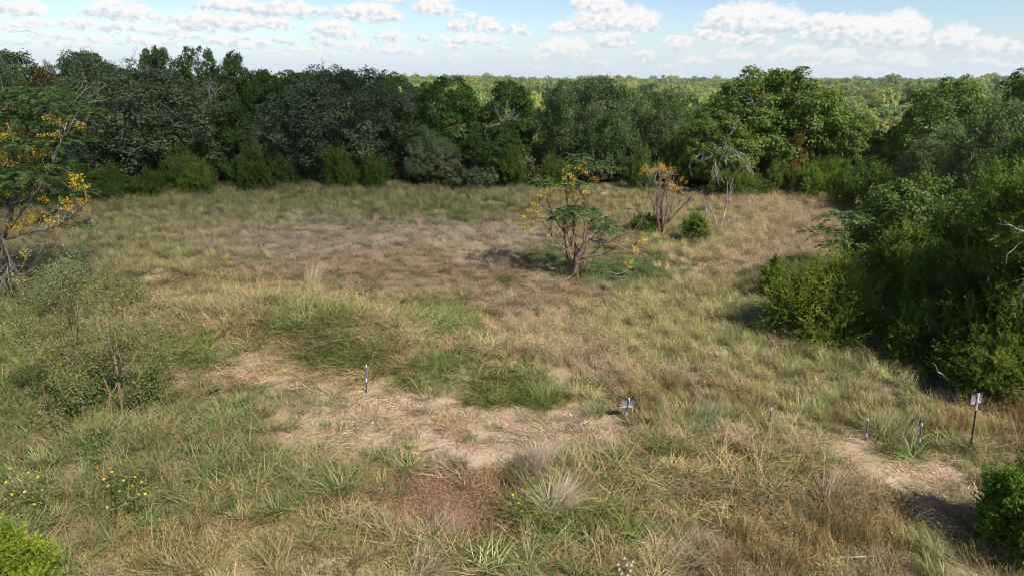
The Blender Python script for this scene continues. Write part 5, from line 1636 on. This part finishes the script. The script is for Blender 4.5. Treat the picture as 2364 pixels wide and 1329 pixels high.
# white puffs
X_, Y_, Z_ = at(1440, 1325)
e = thing('seed_head_plant', 'cluster of round white seed heads at the bottom edge', 'plant', (X_, Y_, Z_))
rr_ = np.random.default_rng(650)
sm, pf = MB(), MB()
for k in range(60):
    d_ = unit(rr_.normal(size=3))
    pf.needles(np.zeros((1, 3)), d_[None], 1.0, .16, .5, rr_)
pfm = pf.mesh('seed_head', [M['puff']])
for (fx, fy) in [(1442, 1288), (1428, 1302), (1448, 1303), (1458, 1304), (1456, 1317), (1436, 1323), (1450, 1327), (1430, 1314), (1462, 1296)]:
    d = raydir(fx, fy)
    t = (CAM_H - (Z_ + rr_.uniform(.35, .5))) / -d[2]
    P = np.array([0, 0, CAM_H]) + d * t - np.array([X_, Y_, Z_])
    sm.tube(wiggle([P[0] * .5, P[1] * .5, -.02], P, 5, .01, rr_), np.linspace(.004, .003, 5), 3)
    o = obj('seed_head', pfm, e)
    o.location = P
    o.scale = (.03, .03, .03)
obj('stems', sm.mesh('stems', [M['twig_red']]), e)

# leafy rosettes on the dirt
for (lb, px, py) in [('leafy green rosette weed on the bare dirt, left one of two', 425, 905), ('leafy green rosette weed on the bare dirt, right one of two', 492, 903)]:
    X_, Y_, Z_ = at(px, py)
    e = thing('rosette_weed', lb, 'weed', (X_, Y_, Z_))
    mb = MB()
    r0 = np.random.default_rng(int(px))
    for k in range(16):
        a = k * 2.4
        L = r0.uniform(.14, .26)
        d_ = np.array([math.cos(a), math.sin(a), r0.uniform(.1, .6)])
        s_ = np.array([-math.sin(a), math.cos(a), 0]) * .035
        mb.add([d_ * .02, d_ * L * .55 + s_, d_ * L, d_ * L * .55 - s_], None, [[0, 1, 2, 3]], r0.uniform(.3, .9))
    obj('leaves', mb.mesh('leaves', [M['compound']]), e)

# ------------------------------------------------------------------ boundary posts and signs
def t_bar(z0, z1, grow_=0.0):
    """T section steel post between two heights"""
    f, s, tk = .028 + grow_, .028 + grow_, .006 + grow_
    prof = [(-f / 2, 0), (f / 2, 0), (f / 2, tk), (tk / 2, tk), (tk / 2, s), (-tk / 2, s), (-tk / 2, tk), (-f / 2, tk)]
    v = [(x, -y, z0) for x, y in prof] + [(x, -y, z1) for x, y in prof]
    n = len(prof)
    q = [[i, (i + 1) % n, n + (i + 1) % n, n + i] for i in range(n)]
    caps = [[0, 1, 2, 7], [3, 4, 5, 6], [2, 3, 6, 7]]
    q += [[c_ + n for c_ in cp] for cp in caps]
    return v, q


def t_post(label, px, base_py, top_py, top_px, sign=None, bands=True, name='boundary_post', cat='post', white_top=None):
    X_, Y_, Z_ = at(px, base_py)
    d = raydir(top_px, top_py)
    t = Y_ / d[1]
    T = np.array([d[0] * t, Y_, CAM_H + d[2] * t])
    H = T[2] - Z_
    e = thing(name, label, cat, (X_, Y_, Z_), 0, 'steel posts along the boundary line')
    lean = math.atan2(T[0] - X_, H)
    e.rotation_euler = (0, lean, .25)
    L = math.hypot(T[0] - X_, H)
    zb0 = L - .42 if bands else L - .36

    def part(nm, z0, z1, mk, gr=0.0):
        v, q = t_bar(z0, z1, gr)
        mb = MB()
        mb.add(v, None, q)
        return obj(nm, mb.mesh(nm, [M[mk]]), e)
    part('shaft', -.3, zb0, 'steel')
    # studs down the face of the post
    mb = MB()
    for k in range(int(L / .055)):
        z = .02 + k * .055
        if z > zb0:
            break
        b = np.array([[-.011, .0, z], [.011, .0, z], [.011, .012, z + .008], [-.011, .012, z + .008], [-.011, .0, z + .018], [.011, .0, z + .018]])
        mb.add(b, [[0, 3, 4], [1, 5, 2]], [[0, 1, 2, 3], [3, 2, 5, 4]])
    so = obj('studs', mb.mesh('studs', [M['steel']]), e)
    so['kind'] = 'stuff'
    if bands:
        part('white_band', zb0, zb0 + .09, 'white')
        part('violet_band', zb0 + .09, L - .055, 'violet')
        part('white_tip', L - .055, L, 'white')
    else:
        part('white_top', zb0, L, 'white')
    if sign:
        w_, h_, zc, rz = sign
        mb = MB()
        # thin aluminium plate with rounded corners
        c4, rad = [], .03
        for (sx_, sz_, a0) in [(1, 1, 0), (-1, 1, 90), (-1, -1, 180), (1, -1, 270)]:
            for k in range(4):
                a = R(a0 + k * 30)
                c4.append((sx_ * (w_ / 2 - rad) + rad * math.cos(a), sz_ * (h_ / 2 - rad) + rad * math.sin(a)))
        n = len(c4)
        v = [(x, .010, z + L - zc) for x, z in c4] + [(x, .013, z + L - zc) for x, z in c4] + [(0, .010, L - zc), (0, .013, L - zc)]
        q = [[i, (i + 1) % n, n + (i + 1) % n, n + i] for i in range(n)]
        tr = [[i, (i + 1) % n, 2 * n] for i in range(n)] + [[n + i, n + (i + 1) % n, 2 * n + 1] for i in range(n)]
        mb.add(v, tr, q)
        sg_ = obj('sign_panel', mb.mesh('sign_panel', [M['alu']]), e)
        mb = MB()
        for z in (L - zc + h_ * .28, L - zc - h_ * .28):
            mb.tube([(0, -.040, z), (0, .018, z)], [.008, .008], 6)
        bo = obj('bolts', mb.mesh('bolts', [M['white']]), e)
        bo['kind'] = 'stuff'
    return e


t_post('short dark post with white and violet bands on the bare dirt, left of centre', 846, 906, 842, 845)
t_post('banded sign post with a tilted metal sign seen from behind, right of centre', 1444, 968, 918, 1453, (.32, .22, .13, 0), name='sign_post', cat='sign')
t_post('short banded post in the grass right of the tilted metal sign', 1773, 992, 940, 1781)
t_post('short banded post half hidden in grass, nearer the left of the wide olive tussock', 1998, 1016, 964, 2003)
t_post('short banded post half hidden in grass, just left of the tall sign post', 2120, 1030, 975, 2127)
t_post('tall dark green sign post with white top and grey sign, far right', 2238, 1042, 905, 2256, (.27, .22, .12, 0), False, 'sign_post', 'sign')

# ------------------------------------------------------------------ stones
def stone(label, px, py, s, seed, sq=(1, .7, .6)):
    r = np.random.default_rng(seed)
    X_, Y_, Z_ = at(px, py)
    import bmesh
    bm = bmesh.new()
    bmesh.ops.create_icosphere(bm, subdivisions=2, radius=s)
    for v in bm.verts:
        k = 1 + .28 * math.sin(v.co.x / s * 3 + seed) * math.cos(v.co.y / s * 2.4 + seed * .7) + r.normal(0, .05)
        v.co = Vector((v.co.x * sq[0] * k, v.co.y * sq[1] * k, v.co.z * sq[2] * k + s * .12))
    me = bpy.data.meshes.new('limestone_rock')
    bm.to_mesh(me)
    bm.free()
    me.materials.append(M['stone'])
    o = obj('limestone_rock', me)
    o.location = (X_, Y_, Z_)
    o['label'] = label
    o['category'] = 'rock'
    return o


stone('pale pointed rock at the far edge of the clearing below the round grey oak', 1392, 453, .30, 3, (1.0, .6, .7))
stone('white limestone chunk on the dirt below the flattened straw', 695, 1130, .05, 4)
stone('pale stone at the right end of the dirt by the left-hand sign', 1316, 957, .05, 5)
# gravel on the dirt
pts = []
gm = MB()
rg = np.random.default_rng(808)
n = 26000
gx_, gy_ = rg.uniform(-16, 16, n), rg.uniform(6, 22, n)
wz = zone_weights(gx_, gy_)
kd = rg.uniform(size=n) < (wz[:, KEYS.index('dirt')] ** 1.5) * .5
gx_, gy_ = gx_[kd], gy_[kd]
gzz = hgt(gx_, gy_)
for x, y, z in zip(gx_, gy_, gzz):
    s = rg.uniform(.006, .022) if rg.uniform() > .04 else rg.uniform(.02, .05)
    o6 = np.array([[1, 0, 0], [-1, 0, 0], [0, 1, 0], [0, -1, 0], [0, 0, .7], [0, 0, -.5]]) * s * rg.uniform(.6, 1.3, (6, 1))
    a = rg.uniform(0, 6.28)
    ca, sa_ = math.cos(a), math.sin(a)
    o6 = o6 @ np.array([[ca, sa_, 0], [-sa_, ca, 0], [0, 0, 1]])
    gm.add(o6 + np.array([x, y, z + s * .2]), [[0, 2, 4], [2, 1, 4], [1, 3, 4], [3, 0, 4], [2, 0, 5], [1, 2, 5], [3, 1, 5], [0, 3, 5]])
go_ = obj('gravel', gm.mesh('gravel', [M['stone']]))
go_['kind'] = 'stuff'
go_['label'] = 'pale limestone gravel scattered over the bare dirt'

# ------------------------------------------------------------------ the far woodland: one mass of crowns running to the horizon
mw, nt, out = mat('far_crown')
tn = nt.new('ShaderNodeAttribute', attribute_name='tone')
ti = nt.new('ShaderNodeAttribute', attribute_name='tint', attribute_type='INSTANCER')
c = nt.mix(1.0, ti.outputs['Color'], nt_gray(nt, nt.m('MULTIPLY_ADD', tn.outputs['Fac'], 0.9, 0.55)), 'MULTIPLY')
pb = nt.new('ShaderNodeBsdfPrincipled')
nt.put(pb.inputs['Base Color'], c)
pb.inputs['Roughness'].default_value = 0.7
tr = nt.new('ShaderNodeBsdfTranslucent')
nt.put(tr.inputs['Color'], c)
mx = nt.new('ShaderNodeMixShader')
mx.inputs[0].default_value = .2
nt.l.new(pb.outputs[0], mx.inputs[1])
nt.l.new(tr.outputs[0], mx.inputs[2])
nt.l.new(mx.outputs[0], out.inputs['Surface'])
FAR = []
for i in range(4):
    _, cbm, _ = broadleaf(900 + i, 6.0, 4.0, 0.4, 8, 0.9, 0.22, 3200, 0.2, 0)
    FAR.append(cbm.mesh('far_crown', [mw]))
P, S, T = [], [], []
rw = np.random.default_rng(909)
for (r0, r1, sp) in [(62, 140, 5.2), (140, 300, 6.5), (300, 600, 9.0), (600, 1100, 14.0), (1100, 2200, 24.0)]:
    area = 2 * .86 * (r1 ** 2 - r0 ** 2) / 2
    n = int(area / sp ** 2)
    th = rw.uniform(-.86, .86, n)
    rr = np.sqrt(rw.uniform(r0 ** 2, r1 ** 2, n))
    x, y = rr * np.sin(th), rr * np.cos(th)
    ok = y > np.where(x > 14, 62, 59)
    # a few clearings show pale grass
    ok &= ~((fbm(x, y, 0.02, 61, 2) > .52) & (rr < 420))
    x, y, rr = x[ok], y[ok], rr[ok]
    P.append(np.stack([x, y, hgt(x, y) - .3], 1))
    k = rw.uniform(.6, 1.25, len(x)) * (sp / 6.2) ** .5 * (.45 + .55 * sstep(60, 130, rr))
    S.append(np.stack([k * (sp / 6.2) ** .25, k * (sp / 6.2) ** .25, k * rw.uniform(.65, 1.25, len(x)) * (6.2 / sp) ** .15 * np.where(rw.uniform(size=len(x)) < .06, 1.5, 1.0)], 1))
    pal = np.array([(.085, .110, .030), (.060, .080, .038), (.105, .125, .035), (.075, .090, .055), (.15, .11, .045), (.13, .14, .05), (.05, .075, .028)])
    pi_ = rw.choice(len(pal), len(x), p=[.28, .20, .20, .13, .04, .07, .08])
    T.append(pal[pi_] * rw.normal(2.2, .32, (len(x), 1)).clip(1.0, 3.0) * np.array([1.0, 1.06, .62]))
P, S, T = np.concatenate(P), np.concatenate(S), np.concatenate(T)
scatter('woodland', P, np.stack([np.zeros(len(P)), np.zeros(len(P)), rw.uniform(0, 6.28, len(P))], 1), S, T, T, FAR, 'far rolling woodland in green and tawny tones reaching the horizon')

# dark undergrowth that closes the foot of the far trees
P, S, T = [], [], []
for _ in range(900):
    px, py = rw.uniform(-500, 2900), rw.uniform(385, 424)
    x, y, z = at(px, py)
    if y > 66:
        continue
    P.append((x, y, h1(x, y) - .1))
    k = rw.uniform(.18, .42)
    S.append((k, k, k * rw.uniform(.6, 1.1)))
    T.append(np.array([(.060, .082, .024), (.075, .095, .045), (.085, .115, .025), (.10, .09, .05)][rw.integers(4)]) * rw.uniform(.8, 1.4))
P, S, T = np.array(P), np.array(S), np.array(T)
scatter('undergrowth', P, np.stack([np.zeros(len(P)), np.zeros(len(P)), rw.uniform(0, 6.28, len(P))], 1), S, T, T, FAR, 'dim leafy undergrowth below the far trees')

# ------------------------------------------------------------------ the cloud whose shadow lies over the left part of the clearing
import bmesh
bm = bmesh.new()
rc = np.random.default_rng(33)
CL = 900.0
# outline of the shade on the ground
shade = [(-150, 60), (-110, 60), (-75, 60), (-50, 62), (-36, 46), (-24, 56), (-22, 75), (-12, 66), (-90, 95), (-55, 95), (-30, 100), (-8, 90), (-130, 100), (-65, 38), (-100, 35), (-34, 32), (-46, 26), (-24, 38), (-14, 46), (-27, 23), (-60, 22), (-4, 50), (-6, 62)]
for (gx0, gy0) in shade:
    for _ in range(3):
        c_ = np.array([gx0 + rc.normal(0, 5), gy0 + rc.normal(0, 5), 3]) + sun_dir * (CL + rc.uniform(0, 30))
        mtx = bmesh.ops.create_icosphere(bm, subdivisions=3, radius=rc.uniform(11, 17))
        for v in mtx['verts']:
            v.co = Vector((v.co.x * 1.2 + c_[0], v.co.y * 1.2 + c_[1], max(v.co.z, -5) * .8 + c_[2]))
cme = bpy.data.meshes.new('cloud')
bm.to_mesh(cme)
bm.free()
mc, nt, out = mat('cloud_vapour')
df = nt.new('ShaderNodeBsdfDiffuse')
df.inputs['Color'].default_value = (.9, .9, .9, 1)
tl = nt.new('ShaderNodeBsdfTranslucent')
tl.inputs['Color'].default_value = (.9, .9, .9, 1)
tp = nt.new('ShaderNodeBsdfTransparent')
m1 = nt.new('ShaderNodeMixShader')
m1.inputs[0].default_value = .4
nt.l.new(df.outputs[0], m1.inputs[1])
nt.l.new(tl.outputs[0], m1.inputs[2])
m2 = nt.new('ShaderNodeMixShader')
m2.inputs[0].default_value = .962
nt.l.new(m1.outputs[0], m2.inputs[1])
nt.l.new(tp.outputs[0], m2.inputs[2])
nt.l.new(m2.outputs[0], out.inputs['Surface'])
cme.materials.append(mc)
co = obj('cloud', cme)
co['kind'] = 'stuff'
co['label'] = 'drifting white cloud whose shadow lies over the left trees'


# ------------------------------------------------------------------ a little air between here and the far hills
bm = bmesh.new()
bmesh.ops.create_cube(bm, size=1.0)
for v in bm.verts:
    v.co = Vector((v.co.x * 9600, 2480 + v.co.y * 6400, 4.0 + v.co.z * 52))
hme = bpy.data.meshes.new('haze')
bm.to_mesh(hme)
bm.free()
mh, nt, out = mat('haze_air')
pv = nt.new('ShaderNodeVolumePrincipled')
pv.inputs['Color'].default_value = (.86, .92, 1.0, 1)
pv.inputs['Density'].default_value = HAZE
pv.inputs['Anisotropy'].default_value = .2
nt.l.new(pv.outputs[0], out.inputs['Volume'])
hme.materials.append(mh)
ho = obj('haze', hme)
ho['kind'] = 'stuff'
ho['label'] = 'thin pale haze over the far woodland'
